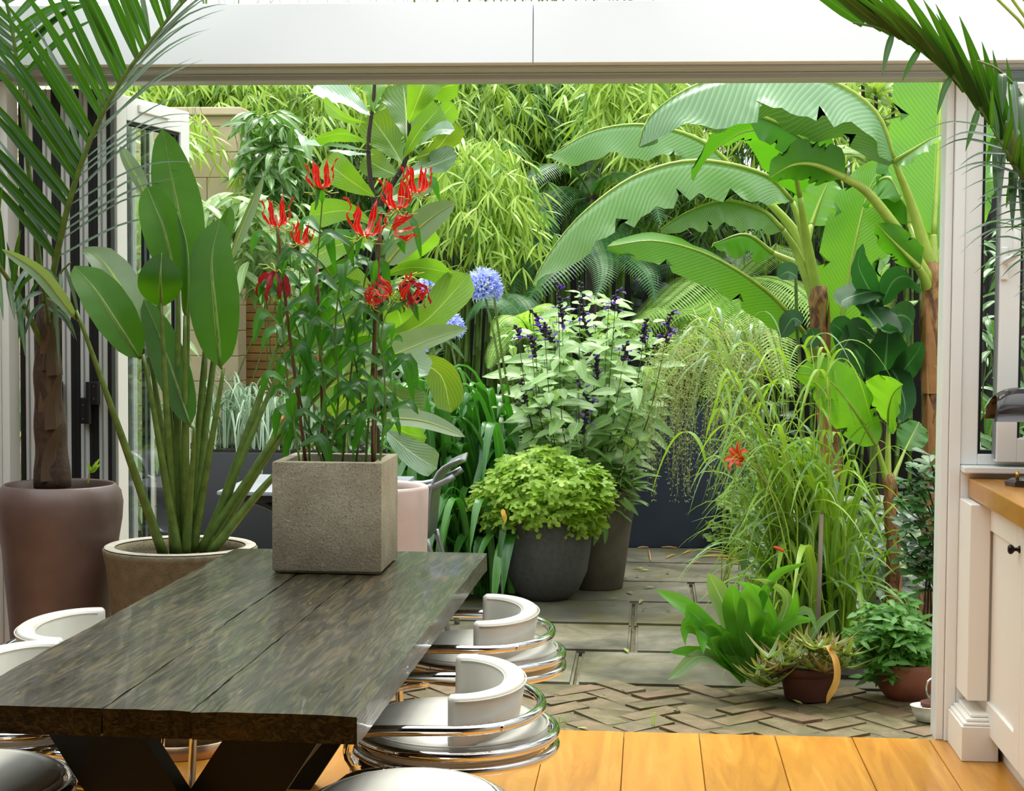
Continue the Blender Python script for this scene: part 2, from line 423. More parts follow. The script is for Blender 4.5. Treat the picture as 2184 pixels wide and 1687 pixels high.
# the opening sash, standing into the room
ys = YW - .10; sx = at(2129, 800, ys).x; sb = at(2150, 986, ys).z; gx = at(2172, 800, ys).x; gz = at(2175, 935, ys).z
w2 = stE('window_2', (sx, ys, sb))
MB().rbox((sx, ys, sb), (gx, ys + .065, zh - .03), .003).build('sash_stile', WHITE_G, w2, False)
MB().rbox((gx, ys, sb), (1.79, ys + .065, gz), .003).build('sash_rail', WHITE_G, w2, False)
MB().box((sx - .006, ys + .02, sb + .01), (sx - .0005, ys + .06, zh - .04)).build('sash_gasket', GREYM, w2, False)
MB().box((gx, ys + .012, gz), (gx + .01, ys + .05, zh - .04)).build('sash_gasket', BLACKR, w2, False)
MB().box((gx + .01, ys + .02, gz), (1.79, ys + .026, zh - .04)).build('pane', GLASS, w2, False)
h0 = at(2140, 560, ys - .012)
hb = MB().rbox((h0.x - .008, ys - .012, at(2140, 597, ys).z), (h0.x + .018, ys - .0005, at(2140, 527, ys).z), .004).build('handle_plate', WHITE_G, w2, False)
hz = at(2140, 555, ys).z
MB().tube([(h0.x + .006, ys - .012, hz - .005), (h0.x + .008, ys - .04, hz), (h0.x + .02, ys - .052, hz + .006), (h0.x + .034, ys - .055, hz + .018)], [.011, .011, .011, .011], 10).rbox((h0.x + .022, ys - .064, hz + .008), (h0.x + .042, ys - .046, at(2150, 485, ys).z), .005).build('handle_lever', WHITE_G, hb, 'auto')

# ---------------------------------------------------------------- pilaster with plinth (end of the right-hand base units)
pl = atz(2050, 1624, 0); pr = atz(2126, 1622, 0); zc = .918
tp = stE('baseboard_right', (pl.x, pl.y, 0))
px0 = at(2066, 1300, pl.y + .06).x; px1 = at(2091, 1300, pl.y + .06).x; xp0 = xk + .002
MB().rbox((px0, pl.y + .06, .20), (px1 + .03, YW - .032, zc - .03), .003).build('pilaster', CREAM, tp, False)
z1 = at(2060, 1550, pl.y).z
MB().rbox((pl.x, pl.y, 0), (pr.x, YW - .032, z1), .003).build('plinth_block', CREAM, tp, False)
mo = MB()
for i, (o_, za, zb2) in enumerate(((.006, 0, .012), (.018, .012, .024), (.034, .024, .036))):
    mo.rbox((pl.x + o_, pl.y + o_, z1 + za), (pr.x - .002, YW - .033, z1 + zb2), .005)
mo.build('plinth_moulding', CREAM, tp, False)

# ---------------------------------------------------------------- bifold doors folded at the left
def door(name, a, b, z0, z1, sw=.05, th=.052, hinge=True, bot=.08):
    """framed glass leaf from plan point a to plan point b"""
    a = V((a[0], a[1], 0)); b = V((b[0], b[1], 0)); L = (b - a).length; ang = math.atan2(b.y - a.y, b.x - a.x)
    M = Matrix.Translation(a) @ Matrix.Rotation(ang, 4, 'Z')
    d = stE(name, (a + b) / 2 + V((0, 0, z0))); h = th / 2
    MB().rbox((0, -h, z0), (sw, h, z1), .003, M).build('door_stile', WHITE_G, d, False)
    MB().rbox((L - sw, -h, z0), (L, h, z1), .003, M).build('door_stile', WHITE_G, d, False)
    MB().rbox((sw, -h, z1 - sw * 1.1), (L - sw, h, z1), .003, M).build('door_rail', WHITE_G, d, False)
    MB().rbox((sw, -h, z0), (L - sw, h, z0 + bot), .003, M).build('door_rail', WHITE_G, d, False)
    MB().add([M @ V(p) for p in ((sw, 0, z0 + bot), (L - sw, 0, z0 + bot), (L - sw, 0, z1 - sw * 1.1), (sw, 0, z1 - sw * 1.1))], [(0, 1, 2, 3)]).build('pane', GLASS, d, False)
    g = MB()
    for s in (-1, 1):
        y0, y1 = sorted((s * .007, s * .016))
        g.box((sw, y0, z0 + bot), (sw + .012, y1, z1 - sw * 1.1), M).box((L - sw - .012, y0, z0 + bot), (L - sw, y1, z1 - sw * 1.1), M)
        g.box((sw + .012, y0, z1 - sw * 1.1 - .012), (L - sw - .012, y1, z1 - sw * 1.1), M).box((sw + .012, y0, z0 + bot), (L - sw - .012, y1, z0 + bot + .012), M)
    g.build('door_gasket', BLACKR, d, False)
    return d, M
xe = at(221, 600, YW).x; n_l = 5; pitch = (xe - pj - .001) / n_l; zt_ = zh - .012
for i in range(n_l):
    x = pj + .001 + pitch * (i + .5)
    d, M = door('door_%d' % (i + 1), (x, YW + .10), (x, YW + .72), .012, zt_, th=pitch * .52)
    # end face details: black seals either side and a grey centre groove
    w = pitch * .26
    MB().box((x - pitch * .5, YW + .094, .014), (x - w - .001, YW + .14, zt_)).build('door_seal', BLACKR, d, False)
    MB().box((x + w + .001, YW + .094, .014), (x + pitch * .5 - .001, YW + .14, zt_)).build('door_seal', BLACKR, d, False)
    MB().box((x - .004, YW + .094, .014), (x + .001, YW + .0995, zt_)).build('edge_groove', GREYM, d, False)
    if i in (1, 3):
        za = at(60, 905, YW).z; zc2 = at(60, 815, YW).z; xq = x + pitch * .35
        hg = MB().rbox((xq - .032, YW + .062, za), (xq + .004, YW + .093, za + (zc2 - za) * .62), .003).rbox((xq - .004, YW + .062, za + (zc2 - za) * .45), (xq + .036, YW + .093, zc2), .003).tube([(xq, YW + .064, za), (xq, YW + .064, zc2)], .01, 10).build('hinge', BLACKR, d, False)
        sc = MB()
        for q, (dx, f) in enumerate(((-.02, .12), (-.02, .45), (.022, .6), (.022, .9))):
            sc.lathe([(.003, 0), (.003, .003)], (0, 0, 0), 8, True, True)
            n8 = 16
            for k in range(len(sc.v) - n8, len(sc.v)):
                p = V(sc.v[k]); sc.v[k] = (xq + dx + p.x, YW + .062 - p.z, za + (zc2 - za) * f + p.y)
        sc.build('hinge_screws', simple('bright_screw', (210, 210, 210), .3, 1), hg, False)
pa = at(225, 193, 6.52); pb = at(402, 233, 7.18)
zt2 = pa.z - .01
dlast, Ml = door('door_6', (pa.x + .02, 6.52), (pb.x - .02, 7.18), .012, min(zt2, zt_), sw=.085, th=.05)
MB().rbox((.18, -.036, zt_ - .06), (.46, -.0255, zt_ - .03), .003, Ml).build('door_closer', WHITE_G, dlast, False)

# ---------------------------------------------------------------- patio
ZG = -.03
pt = st('patio', MB().box((-6.5, YW, -.2), (6.5, 16, -.0605)), JOINT)
def slab(name, x0, x1, y0, y1, mat, z=0, bev=.012, jit=.004):
    bm = bmesh.new(); bmesh.ops.create_cube(bm, size=1)
    for v in bm.verts:
        v.co = V(((x0 + x1) / 2 + v.co.x * (x1 - x0) + random.uniform(-jit, jit), (y0 + y1) / 2 + v.co.y * (y1 - y0) + random.uniform(-jit, jit), (-.0615 if v.co.z < 0 else ZG + z + random.uniform(-.003, .003))))
    bmesh.ops.bevel(bm, geom=[e for e in bm.edges if e.verts[0].co.z > -.05 and e.verts[1].co.z > -.05], offset=bev, segments=2, affect='EDGES')
    return MB().bm(bm).build(name, mat, pt, True if False else 'auto')
yr = [atz(1400, y, ZG).y for y in (1460, 1390, 1332, 1283, 1240, 1200, 1168)]
for i in range(len(yr) - 1):
    y0, y1 = yr[i] + .008, yr[i + 1] - .008
    anchor = atz(1350, 1360, ZG).x if i == 1 else random.uniform(-.4, .8)
    x = anchor
    while x > -3.2:
        w = random.uniform(.75, 1.25); slab('flagstone', x - w + .01, x - .01, y0, y1, FLAG); x -= w
    x = anchor
    while x < 2.2:
        w = random.uniform(.7, 1.2) if i != 1 or x > anchor + .1 else 1.1; slab('flagstone', x + .01, x + w - .01, y0, y1, FLAG); x += w
# herringbone bricks just outside the sill
bw, bl = .128, .258; cnt = 0
variants = []
for q in range(4):
    bm = bmesh.new(); bmesh.ops.create_cube(bm, size=1); rnd = random.Random(q)
    for v in bm.verts: v.co = V((v.co.x * (bl - .007) + rnd.uniform(-.008, .008), v.co.y * (bw - .005) + rnd.uniform(-.007, .007), -.031 if v.co.z < 0 else rnd.uniform(-.007, .004)))
    bmesh.ops.bevel(bm, geom=[e for e in bm.edges if e.verts[0].co.z > -.01 and e.verts[1].co.z > -.01], offset=.012, segments=2, affect='EDGES')
    mb = MB().bm(bm); variants.append(mb.mesh('brick', BRICKM, 'auto'))
ca, sa = math.cos(R(38)), math.sin(R(38)); ox, oy = -.4, YW + .34
for gy in range(-40, 40):
    for gx_ in range(-40, 40):
        # herringbone: two bricks per cell on a unit lattice of brick widths
        if (gx_ - gy) % 4 == 0: u, v, r_ = gx_ + 1, gy + .5, 0
        elif (gx_ - gy) % 4 == 3: u, v, r_ = gx_ + .5, gy + 1.0, 1
        else: continue
        x = ox + (u * ca - v * sa) * bw; y = oy + (u * sa + v * ca) * bw
        if not (-2.45 < x < 1.75 and YW + .02 < y < yr[0] - .02): continue
        o = link(bpy.data.objects.new('brick', variants[cnt % 4])); cnt += 1; o.parent = pt
        o.location = V((x, y, ZG + random.uniform(-.005, .003))) - ploc(pt)
        o.rotation_euler = (random.uniform(-.035, .035), random.uniform(-.035, .035), R(38) + random.uniform(-.05, .05) + r_ * PI / 2)
st('brick_bedding', MB().box((-2.9, YW + .002, -.0604), (2.4, yr[0] - .004, -.0375)), JOINT)
st('side_bed', MB().box((.62, 7.5, -.0299), (3.3, yr[-1] - .3, -.012)), SOIL)
st('garden_bed', MB().box((-6.5, yr[-1], -.06), (6.5, 15.9, -.035)), SOIL)

# ---------------------------------------------------------------- back and side walls of the garden
zf = at(1300, 372, 14.4).z
bf = stE('garden_fence', (0, 14.4, -.03))
x = -4.4
while x < 4.6:
    MB().rbox((x, 14.4 + random.uniform(0, .006), -.03), (x + .148, 14.43, zf + random.uniform(-.01, .01)), .003, seg=1).build('fence_board', FENCE, bf, False); x += .149
for z in (.5, 1.4, zf - .25): MB().box((-4.4, 14.432, z), (4.6, 14.48, z + .08)).build('fence_rail', FENCE, bf, False)
# tan timber screen at the left
yt = 12.3; tl = at(497, 700, yt).x; tr_ = at(612, 700, yt).x
ts = stE('timber_screen', (tl, yt, -.03)); z = .0; hb_ = 17.5 / FPX * yt
while z < at(550, 630, yt).z:
    MB().rbox((tl - 1.3, yt, z), (tr_ + .25, yt + .022, z + hb_ - .006), .003, seg=1).build('slat', TANBOARD, ts, False); z += hb_
for x in (tl - 1.2, tl - .08, tr_ + .2): MB().box((x, yt + .023, -.03), (x + .08, yt + .09, z)).build('screen_post', TANBOARD, ts, False)
# block wall with a coping
yp = 11.9; w0 = at(396, 400, yp).x; w1_ = at(508, 400, yp).x; ztop = at(450, 247, yp).z
bwall = stE('garden_wall', (w1_, yp, -.03)); z = -.03; k = 0; bh = 55 / FPX * yp
while z < ztop - .02:
    h = min(bh, ztop - z); x = w1_
    xx = w1_ - (.2 if k % 2 else 0)
    cuts = [w1_] + [w1_ - (.22 if k % 2 else .44) - .44 * j for j in range(9)]
    for a, b in zip(cuts[1:], cuts[:-1]): MB().rbox((a + .002, yp + random.uniform(0, .003), z + .002), (b - .002, yp + .24, z + h - .001), .004, seg=1).build('wall_block', SANDST, bwall, False)
    z += h; k += 1
MB().rbox((w1_ - 4.2, yp - .06, ztop), (w1_ + .04, yp + .3, at(450, 228, yp - .06).z), .008).build('coping', SANDST, bwall, False)
st('side_wall', MB().box((3.4, 6.6, -.03), (3.55, 14.4, 2.3)), SANDST)
# ================================================================ furniture and hard objects
CHROME = simple('chrome', (225, 228, 230), .07, 1)
def m_leather():
    t = NT('white_leather'); ps = t.pos()
    return t.done(t.pbr(t.ramp(t.noise(ps, 6, 3), [(.3, lin((184, 183, 172))), (.7, lin((200, 199, 188)))]), .36, 0, t.bump(t.noise(ps, 420, 2), .06, .002), .5))
LEATHER = m_leather()
PIPING = simple('leather_seam', (178, 174, 160), .5)
def m_table():
    t = NT('dark_stained_plank'); r = t.n('ShaderNodeObjectInfo').outputs['Random']
    tc = t.n('ShaderNodeTexCoord'); mp = t.n('ShaderNodeMapping'); t.l(tc.outputs['Object'], mp.inputs[0]); mp.inputs['Scale'].default_value = (1, .10, 1)
    wv = t.n('ShaderNodeTexNoise'); t.l(mp.outputs[0], wv.inputs['Vector']); wv.inputs['Scale'].default_value = 58; wv.inputs['Detail'].default_value = 6; wv.inputs['Distortion'].default_value = 1.2
    mp2 = t.n('ShaderNodeMapping'); t.l(tc.outputs['Object'], mp2.inputs[0]); mp2.inputs['Scale'].default_value = (1, .16, 1)
    n2 = t.noise(mp2.outputs[0], 9, 5, .6, 1.5); n3 = t.noise(mp.outputs[0], 120, 3)
    big = t.noise(tc.outputs['Object'], 2.2, 3)
    c = t.ramp(wv.outputs['Fac'], [(.28, lin((14, 13, 8))), (.5, lin((42, 38, 25))), (.66, lin((70, 63, 40)))])
    c = t.mix(t.math('MULTIPLY', t.math('SUBTRACT', n2, .58, True), 3.0, True), c, lin((98, 74, 36)))
    c = t.mix(t.math('MULTIPLY', t.math('SUBTRACT', n3, .68, True), 5, True), c, lin((168, 156, 104)))
    rg = t.math('ADD', .12, t.math('MULTIPLY', n2, .42))
    h = t.math('ADD', wv.outputs['Fac'], t.math('ADD', t.math('MULTIPLY', n2, .9), t.math('MULTIPLY', big, .5)))
    return t.done(t.pbr(c, rg, 0, t.bump(h, .42, .005), .5, .2))
TABLE = m_table()
BLACKW = simple('black_stained_wood', (8, 8, 7), .55, var=.3, vs=10, bump=.2, bs=40)

# ---------------------------------------------------------------- plank table on crossed legs
ZT = .75
c_nr = atz(768, 1515, ZT); c_nl = atz(-130, 1512, ZT); c_fr = atz(1043, 1174, ZT); c_fl = atz(492, 1174, ZT)
tax = ((c_fr + c_fl) / 2 - (c_nr + c_nl) / 2); tang = math.atan2(-tax.x, tax.y); tL = tax.length; tW = (c_nr - c_nl).length * .5 + (c_fr - c_fl).length * .5
tc_ = (c_nr + c_nl + c_fr + c_fl) / 4
TB = thing('dining_table', 'long dark stained plank dining table with heavy crossed black legs', 'table', (tc_.x, tc_.y, 0))
TB.rotation_euler.z = tang
def tpart(mb, name, mat, smooth='auto', label=None):
    """part given in the table's own axes"""
    o = link(bpy.data.objects.new(name, mb.mesh(name, mat, smooth))); o.parent = TB
    return o
n_edge = [-.5, -.5 + (215 + 130) / 898, -.5 + (408 + 130) / 898, .5]
def plank(x0, x1):
    bm = bmesh.new(); nx, ny = 5, 40; h = .058; rnd = random.Random(int(x0 * 999)); L = tL
    g = {}
    for k, z in enumerate((ZT - h, ZT)):
        for i in range(nx + 1):
            for j in range(ny + 1):
                x = x0 + (x1 - x0) * i / nx; y = -L / 2 + L * j / ny
                zz = z
                if i in (0, nx): x += rnd.uniform(-.0016, .0016)
                if k and i in (0, nx): zz -= rnd.uniform(.0004, .003)
                if k and (i not in (0, nx)): zz -= rnd.uniform(0, .0008)
                if j in (0, ny): y += rnd.uniform(-.003, .003)
                g[k, i, j] = bm.verts.new((x, y, zz))
    for i in range(nx):
        for j in range(ny):
            bm.faces.new((g[1, i, j], g[1, i + 1, j], g[1, i + 1, j + 1], g[1, i, j + 1])); bm.faces.new((g[0, i, j + 1], g[0, i + 1, j + 1], g[0, i + 1, j], g[0, i, j]))
    for j in range(ny):
        bm.faces.new((g[0, 0, j], g[1, 0, j], g[1, 0, j + 1], g[0, 0, j + 1])); bm.faces.new((g[0, nx, j + 1], g[1, nx, j + 1], g[1, nx, j], g[0, nx, j]))
    for i in range(nx):
        bm.faces.new((g[0, i, 0], g[0, i + 1, 0], g[1, i + 1, 0], g[1, i, 0])); bm.faces.new((g[1, i, ny], g[1, i + 1, ny], g[0, i + 1, ny], g[0, i, ny]))
    ed = [e for e in bm.edges if len(e.link_faces) == 2 and e.calc_face_angle() > 1.0]
    bmesh.ops.bevel(bm, geom=ed, offset=.006, segments=3, affect='EDGES', profile=.5)
    return MB().bm(bm)
for a, b in zip(n_edge[:-1], n_edge[1:]): tpart(plank(a * tW + .0015, b * tW - .0015), 'plank', TABLE)
lw_, lt = .20, .07
for ty in (-tL / 2 + .22, tL / 2 - .30):
    for s in (-1, 1):
        mb = MB(); xt, xb_ = s * .225, -s * .225
        y0 = ty + (0 if s < 0 else lt + .001); y1 = y0 + lt
        vs = [(xt - .105, y0, ZT - .0585), (xt + .105, y0, ZT - .0585), (xb_ + .105, y0, 0), (xb_ - .105, y0, 0), (xt - .105, y1, ZT - .0585), (xt + .105, y1, ZT - .0585), (xb_ + .105, y1, 0), (xb_ - .105, y1, 0)]
        mb.add(vs, [(0, 1, 2, 3), (7, 6, 5, 4), (0, 3, 7, 4), (1, 5, 6, 2), (0, 4, 5, 1), (3, 2, 6, 7)]); tpart(mb, 'leg', BLACKW, False)
tpart(MB().rbox((-.04, -tL / 2 + .22 + 2 * lt + .002, .30), (.04, tL / 2 - .302, .40), .004), 'stretcher', BLACKW, False)

# ---------------------------------------------------------------- tub chairs
def ell(rx, ry, a): return rx * math.cos(a), ry * math.sin(a)
def chair(x, y, rot, label, back=True, group='white leather tub chairs'):
    t = thing('tub_chair' if back else 'low_stool', label, 'chair' if back else 'stool', (x, y, 0), group if back else None)
    t.rotation_euler.z = rot
    def part(mb, name, mat, parent=t, smooth=True):
        o = link(bpy.data.objects.new(name, mb.mesh(name, mat, smooth))); o.parent = parent; return o
    RX, RY = (.24, .272) if back else (.205, .275)
    # seat cushion: domed oval
    mb = MB(); n = 48; prof = [(.90, .485), (.965, .492), (.985, .512), (.975, .535), (.94, .548), (.8, .556), (.5, .561), (.15, .563), (.001, .563)]
    for q, (f, z) in enumerate(prof): pass
    mb.lathe([(f, z) for f, z in prof], n=n, cap0=True, sx=RX * .97, sy=RY * .97)
    seat = part(mb, 'seat', LEATHER)
    part(MB().tube([(*ell(RX * .955, RY * .955, 2 * PI * k / 48), .544) for k in range(48)], .0025, 6, closed=True), 'seat_piping', PIPING, seat)
    for z in (.525, .490): part(MB().tube([(*ell(RX + .006, RY + .006, 2 * PI * k / 56), z) for k in range(56)], .0125, 12, closed=True), 'seat_ring', CHROME)
    for s in (-1, 1):   # cantilever legs and floor rails
        pts = [(-.14, s * .225, .478), (-.22, s * .232, .468), (-.265, s * .238, .44), (-.275, s * .243, .38), (-.262, s * .243, .1), (-.255, s * .243, .05), (-.22, s * .243, .0135), (.12, s * .243, .0135), (.2, s * .2, .0135)]
        part(MB().tube(spline(pts, 40), .0125, 10), 'leg', CHROME)
    part(MB().tube(spline([(.2, -.2, .0135), (.23, -.1, .0135), (.235, 0, .0135), (.23, .1, .0135), (.2, .2, .0135)], 16), .0125, 10), 'floor_rail', CHROME)
    if not back: return t
    # curved back pad: superellipse section swept round a half oval
    A0, n = R(87), 40; rx, ry, th = .136, .235, .055; z0, z1 = .527, .662
    mb = MB(); sec = []
    m = 24
    for j in range(m):
        a = 2 * PI * j / m; ca_, sa_ = math.cos(a), math.sin(a)
        sec.append((math.copysign(abs(ca_) ** .45, ca_) * th / 2, math.copysign(abs(sa_) ** .35, sa_) * (z1 - z0) / 2))
    rows = []; ks = [-.035, -.018] + [i / n for i in range(n + 1)] + [1.018, 1.035]
    for q, f in enumerate(ks):
        a = -A0 + 2 * A0 * min(1, max(0, f)); c = V((*ell(rx, ry, a), (z0 + z1) / 2)); d = V((math.cos(a) / rx, math.sin(a) / ry, 0)).normalized(); tg = V((-d.y, d.x, 0))
        sc = 1 if 0 <= f <= 1 else (.93 if -.02 < f < 1.02 else .55)
        ex = tg * (0 if 0 <= f <= 1 else (f if f < 0 else f - 1) * .45)
        sq = .012 * math.cos(a)                                  # slight rake outwards at the top
        rows.append([c + ex + d * (o_ * sc + sq * (h_ / .07)) + V((0, 0, h_ * (sc * .15 + .85 if sc > .9 else .9))) for o_, h_ in sec])
    vs = [p for r_ in rows for p in r_]; fs = []
    for i in range(len(rows) - 1):
        for j in range(m): fs.append((i * m + j, i * m + (j + 1) % m, (i + 1) * m + (j + 1) % m, (i + 1) * m + j))
    fs.append(tuple(range(m - 1, -1, -1))); fs.append(tuple((len(rows) - 1) * m + j for j in range(m)))
    mb.add(vs, fs); pad = part(mb, 'backrest', LEATHER)
    pp = MB()
    for off in (-th / 2 + .001, th / 2 - .0005):
        pp.tube([(*(lambda a: (ell(rx, ry, a)[0] + math.cos(a) / rx / math.hypot(math.cos(a) / rx, math.sin(a) / ry) * (off + .011 * math.cos(a)), ell(rx, ry, a)[1] + math.sin(a) / ry / math.hypot(math.cos(a) / rx, math.sin(a) / ry) * (off + .011 * math.cos(a))))(-A0 + 2 * A0 * k / 40), z1 - .011) for k in range(41)], .0022, 6)
    part(pp, 'backrest_piping', PIPING, pad)
    # arm tube: half oval with straight arms that bend down to the seat ring
    pts = [(-.215, -.288, .50), (-.235, -.290, .535), (-.225, -.292, .575), (-.19, -.292, .588)]
    pts += [(-.10, -.292, .59)] + [(*ell(.212, .292, -PI / 2 + PI * k / 16), .59) for k in range(17)] + [(-.10, .292, .59)]
    pts += [(-.19, .292, .588), (-.225, .292, .575), (-.235, .290, .535), (-.215, .288, .50)]
    arm = part(MB().tube(spline(pts, 90), .013, 12), 'arm_tube', CHROME)
    for s in (-1, 1):
        bt = MB(); a = s * R(58); p = V((*ell(.212, .292, a), .59)); d = V((math.cos(a) / .212, math.sin(a) / .292, 0)).normalized()
        bt.tube([p + d * .009, p + d * .0155], [.0085, .0075], 12); bt.tube([p - d * .013, p - d * .040], .006, 8)
        part(bt, 'bolt', CHROME, arm)
    return t
e2 = atz(1140, 1502, .59); e3 = atz(1168, 1348, .59); l3 = atz(33, 1332, .655); l2 = atz(107, 1365, .655)
chair(e2.x - .195, e2.y, R(4), 'white leather tub chair at right of the table, nearer of two showing curved backs')
chair(e3.x - .20, e3.y, R(2), 'white leather tub chair at right of the table, farther one before the patio flagstones')
chair(l3.x + .185, l3.y + .02, R(184), 'white leather tub chair at left of the table, in front of the tall brown pot')
chair(l2.x + .03, l2.y - .275, R(180), 'white leather tub chair cut by the left edge, only its far back tip showing')
ff = atz(905, 1630, .55); chair(ff.x + .0, ff.y - .275, R(0), 'backless oval white leather stool at the bottom edge beside the dark table', False)
fl1 = atz(100, 1586, .55); er = atz(168, 1687, .5); chair(er.x - .245, fl1.y - .30, R(180), 'white leather tub chair in bottom left corner, only its seat showing under the table')

# ---------------------------------------------------------------- base cabinet, worktop, lamp
xc = 1.19; yA, yB = 3.2, YW - .034
CB = thing('base_cabinet', 'white painted base cabinet with recessed panel doors and dark knobs', 'cabinet', (1.5, 4.8, 0))
MB().box((xc + .022, yA, .085), (1.79, yB - .02, .893)).build('body', CREAM, CB, False)
MB().box((xc + .05, yA + .02, 0), (1.79, yB - .02, .0845)).build('kickboard', CREAM, CB, False)
MB().rbox((xc + .001, yB - .1, .085), (xc + .021, yB - .02, .893), .002).build('filler_strip', CREAM, CB, False)
dw = .64; y1 = yB - .102
KNOB = simple('dark_bronze', (38, 30, 28), .25, .8)
for k in range(4):
    b = y1 - k * (dw + .004); a = b - dw
    d = MB(); za, zb_ = .088, .888; fw = .09
    for q in (((xc, a, za), (xc + .021, a + fw, zb_)), ((xc, b - fw, za), (xc + .021, b, zb_)), ((xc, a + fw, zb_ - fw), (xc + .021, b - fw, zb_)), ((xc, a + fw, za), (xc + .021, b - fw, za + fw + .02))): d.rbox(*q, .002, seg=1)
    d.rbox((xc + .011, a + fw - .004, za + fw), (xc + .0205, b - fw + .004, zb_ - fw + .004), .001, seg=1)
    dr = d.build('door', CREAM, CB, False)
    kb = MB(); kz = .80; ky = a + .045
    pr_ = [(.013, 0), (.012, .003), (.006, .008), (.0055, .016), (.012, .021), (.016, .027), (.0155, .033), (.010, .037), (.0005, .038)]
    n0 = 0; kb.lathe(pr_, (0, 0, 0), 20)
    kb.v = [(xc - p[2], ky + p[0], kz + p[1]) for p in kb.v]
    kb.build('knob', KNOB, dr)
ztop = at(2050, 1018, YW - .03).z
WT = tag(MB().rbox((atx(2052, 1020, 1.15).x, yA, .8935), (1.795, YW - .032, ztop), .004).build('worktop', OAK, None, False), 'oiled oak worktop on the white base cabinet', 'worktop')
lb = atz(2192, 1036, ztop)
LP = thing('desk_lamp', 'brown black desk lamp with hooded shade on the oak worktop', 'lamp', (lb.x, lb.y, ztop))
BAKE = simple('dark_bakelite', (46, 38, 36), .22, .25, coat=.4)
hy = .072
mb = MB(); mb.lathe([(.075, .0005), (.078, .006), (.078, .014), (.066, .022), (.03, .028), (.012, .034), (.0005, .035)], (lb.x, lb.y, ztop), 8); mb.build('base', BAKE, LP, False)
BRASS = simple('brass', (190, 150, 70), .3, 1)
MB().tube([(lb.x - .04, lb.y - .02, ztop + .024), (lb.x - .04, lb.y - .02, ztop + .05)], .006, 10).build('switch', BRASS, LP)
MB().tube(spline([(lb.x, lb.y, ztop + .03), (lb.x + .01, lb.y + .03, ztop + .14), (lb.x + .005, lb.y + .03, ztop + .26), (lb.x, lb.y + .01, ztop + .33)], 14), .008, 10).build('stem', BAKE, LP)
# hood: rounded half shell open below
sz0 = at(2110, 896, lb.y).z; sz1 = at(2184, 826, lb.y).z; xl = at(2110, 890, lb.y).x; xr = lb.x + (lb.x - xl)
mb = MB(); nu, nv = 20, 14; hh = sz1 - sz0
for layer, k in ((0, 1), (1, .955)):
    base = len(mb.v); vs = []
    for i in range(nu + 1):
        u = i / nu; e = abs(2 * u - 1) ** 4
        for j in range(nv + 1):
            a = PI * j / nv
            tx = (.86 + .14 * (1 - math.sin(a))) 
            vs.append(((xl + xr) / 2 + (u - .5) * (xr - xl) * tx * k, lb.y + .085 * math.cos(a) * k * (1 - .0 * e), sz0 + hh * math.sin(a) ** .8 * k * (1 - .25 * e)))
    mb.add(vs, [(i*(nv+1)+j, (i+1)*(nv+1)+j, (i+1)*(nv+1)+j+1, i*(nv+1)+j+1) for i in range(nu) for j in range(nv)])
m1 = (nu + 1) * (nv + 1)
rim = [(i*(nv+1)) for i in range(nu + 1)] + [nu*(nv+1) + j for j in range(1, nv + 1)] + [(i*(nv+1)+nv) for i in range(nu - 1, -1, -1)] + [j for j in range(nv - 1, 0, -1)]
mb.add([], []); 
for q in range(len(rim)): 
    a, b = rim[q], rim[(q + 1) % len(rim)]; mb.f.append([a, b, b + m1, a + m1]); mb.mi.append(0)
ec = []
mb.build('shade', BAKE, LP)

# ---------------------------------------------------------------- outdoor table and chair
IRON = simple('black_cast_iron', (18, 18, 20), .4, .4)
SLATE = simple('grey_slate', (128, 132, 138), .35, var=.12, vs=6)
o1 = atz(462, 1047, .72); OT = thing('bistro_table', 'grey topped garden table with curved black iron legs', 'table', (o1.x + .4, o1.y + .4, ZG))
MB().rbox((o1.x, o1.y, .70), (o1.x + .80, o1.y + .80, .72), .006).build('table_top', SLATE, OT, 'auto')
for sx_ in (0, 1):
    for sy_ in (0, 1):
        bx = o1.x + (.24 if not sx_ else .56); by = o1.y + (.12 if not sy_ else .68); s = 1 if sx_ == 0 else -1
        MB().tube(spline([(bx - s * .18, by, .699), (bx + s * .02, by, .62), (bx + s * .09, by, .45), (bx, by, .28), (bx - s * .1, by, .12), (bx - s * .2, by, ZG)], 20), .024, 8).build('leg', IRON, OT)
MB().rbox((o1.x + .06, o1.y + .05, .665), (o1.x + .74, o1.y + .75, .699), .004).build('apron', IRON, OT, False)
ALU = simple('brushed_grey_metal', (142, 146, 148), .35, .75)
# garden chair seen side on, back to the right
g1 = at(968, 990, 8.25); g0 = atz(952, 1352, ZG)
gx0, gy0 = g1.x, 8.25
GC = thing('garden_chair', 'grey metal garden chair with flared back beside the pink round pot', 'chair', (gx0 - .25, gy0, ZG))
def gz(py, Y=8.25): return at(950, py, Y).z
sm = MB()
sm.blade([(gx0 - .42, gy0 + .18, gz(1150)), (gx0 - .2, gy0 + .18, gz(1165)), (gx0 - .12, gy0 + .18, gz(1140)), (gx0 - .105, gy0 + .18, gz(1090)), (gx0 - .09, gy0 + .18, gz(1040)), (gx0 - .05, gy0 + .18, gz(1005)), (gx0 + .035, gy0 + .18, gz(986))], .2, (-.3, 0, 1), ns=26, nw=4, fold=.12, prof=lambda t: .92 + .08 * math.sin(PI * t))
so = sm.build('seat_shell', ALU, GC); md = so.modifiers.new('thick', 'SOLIDIFY'); md.thickness = .012
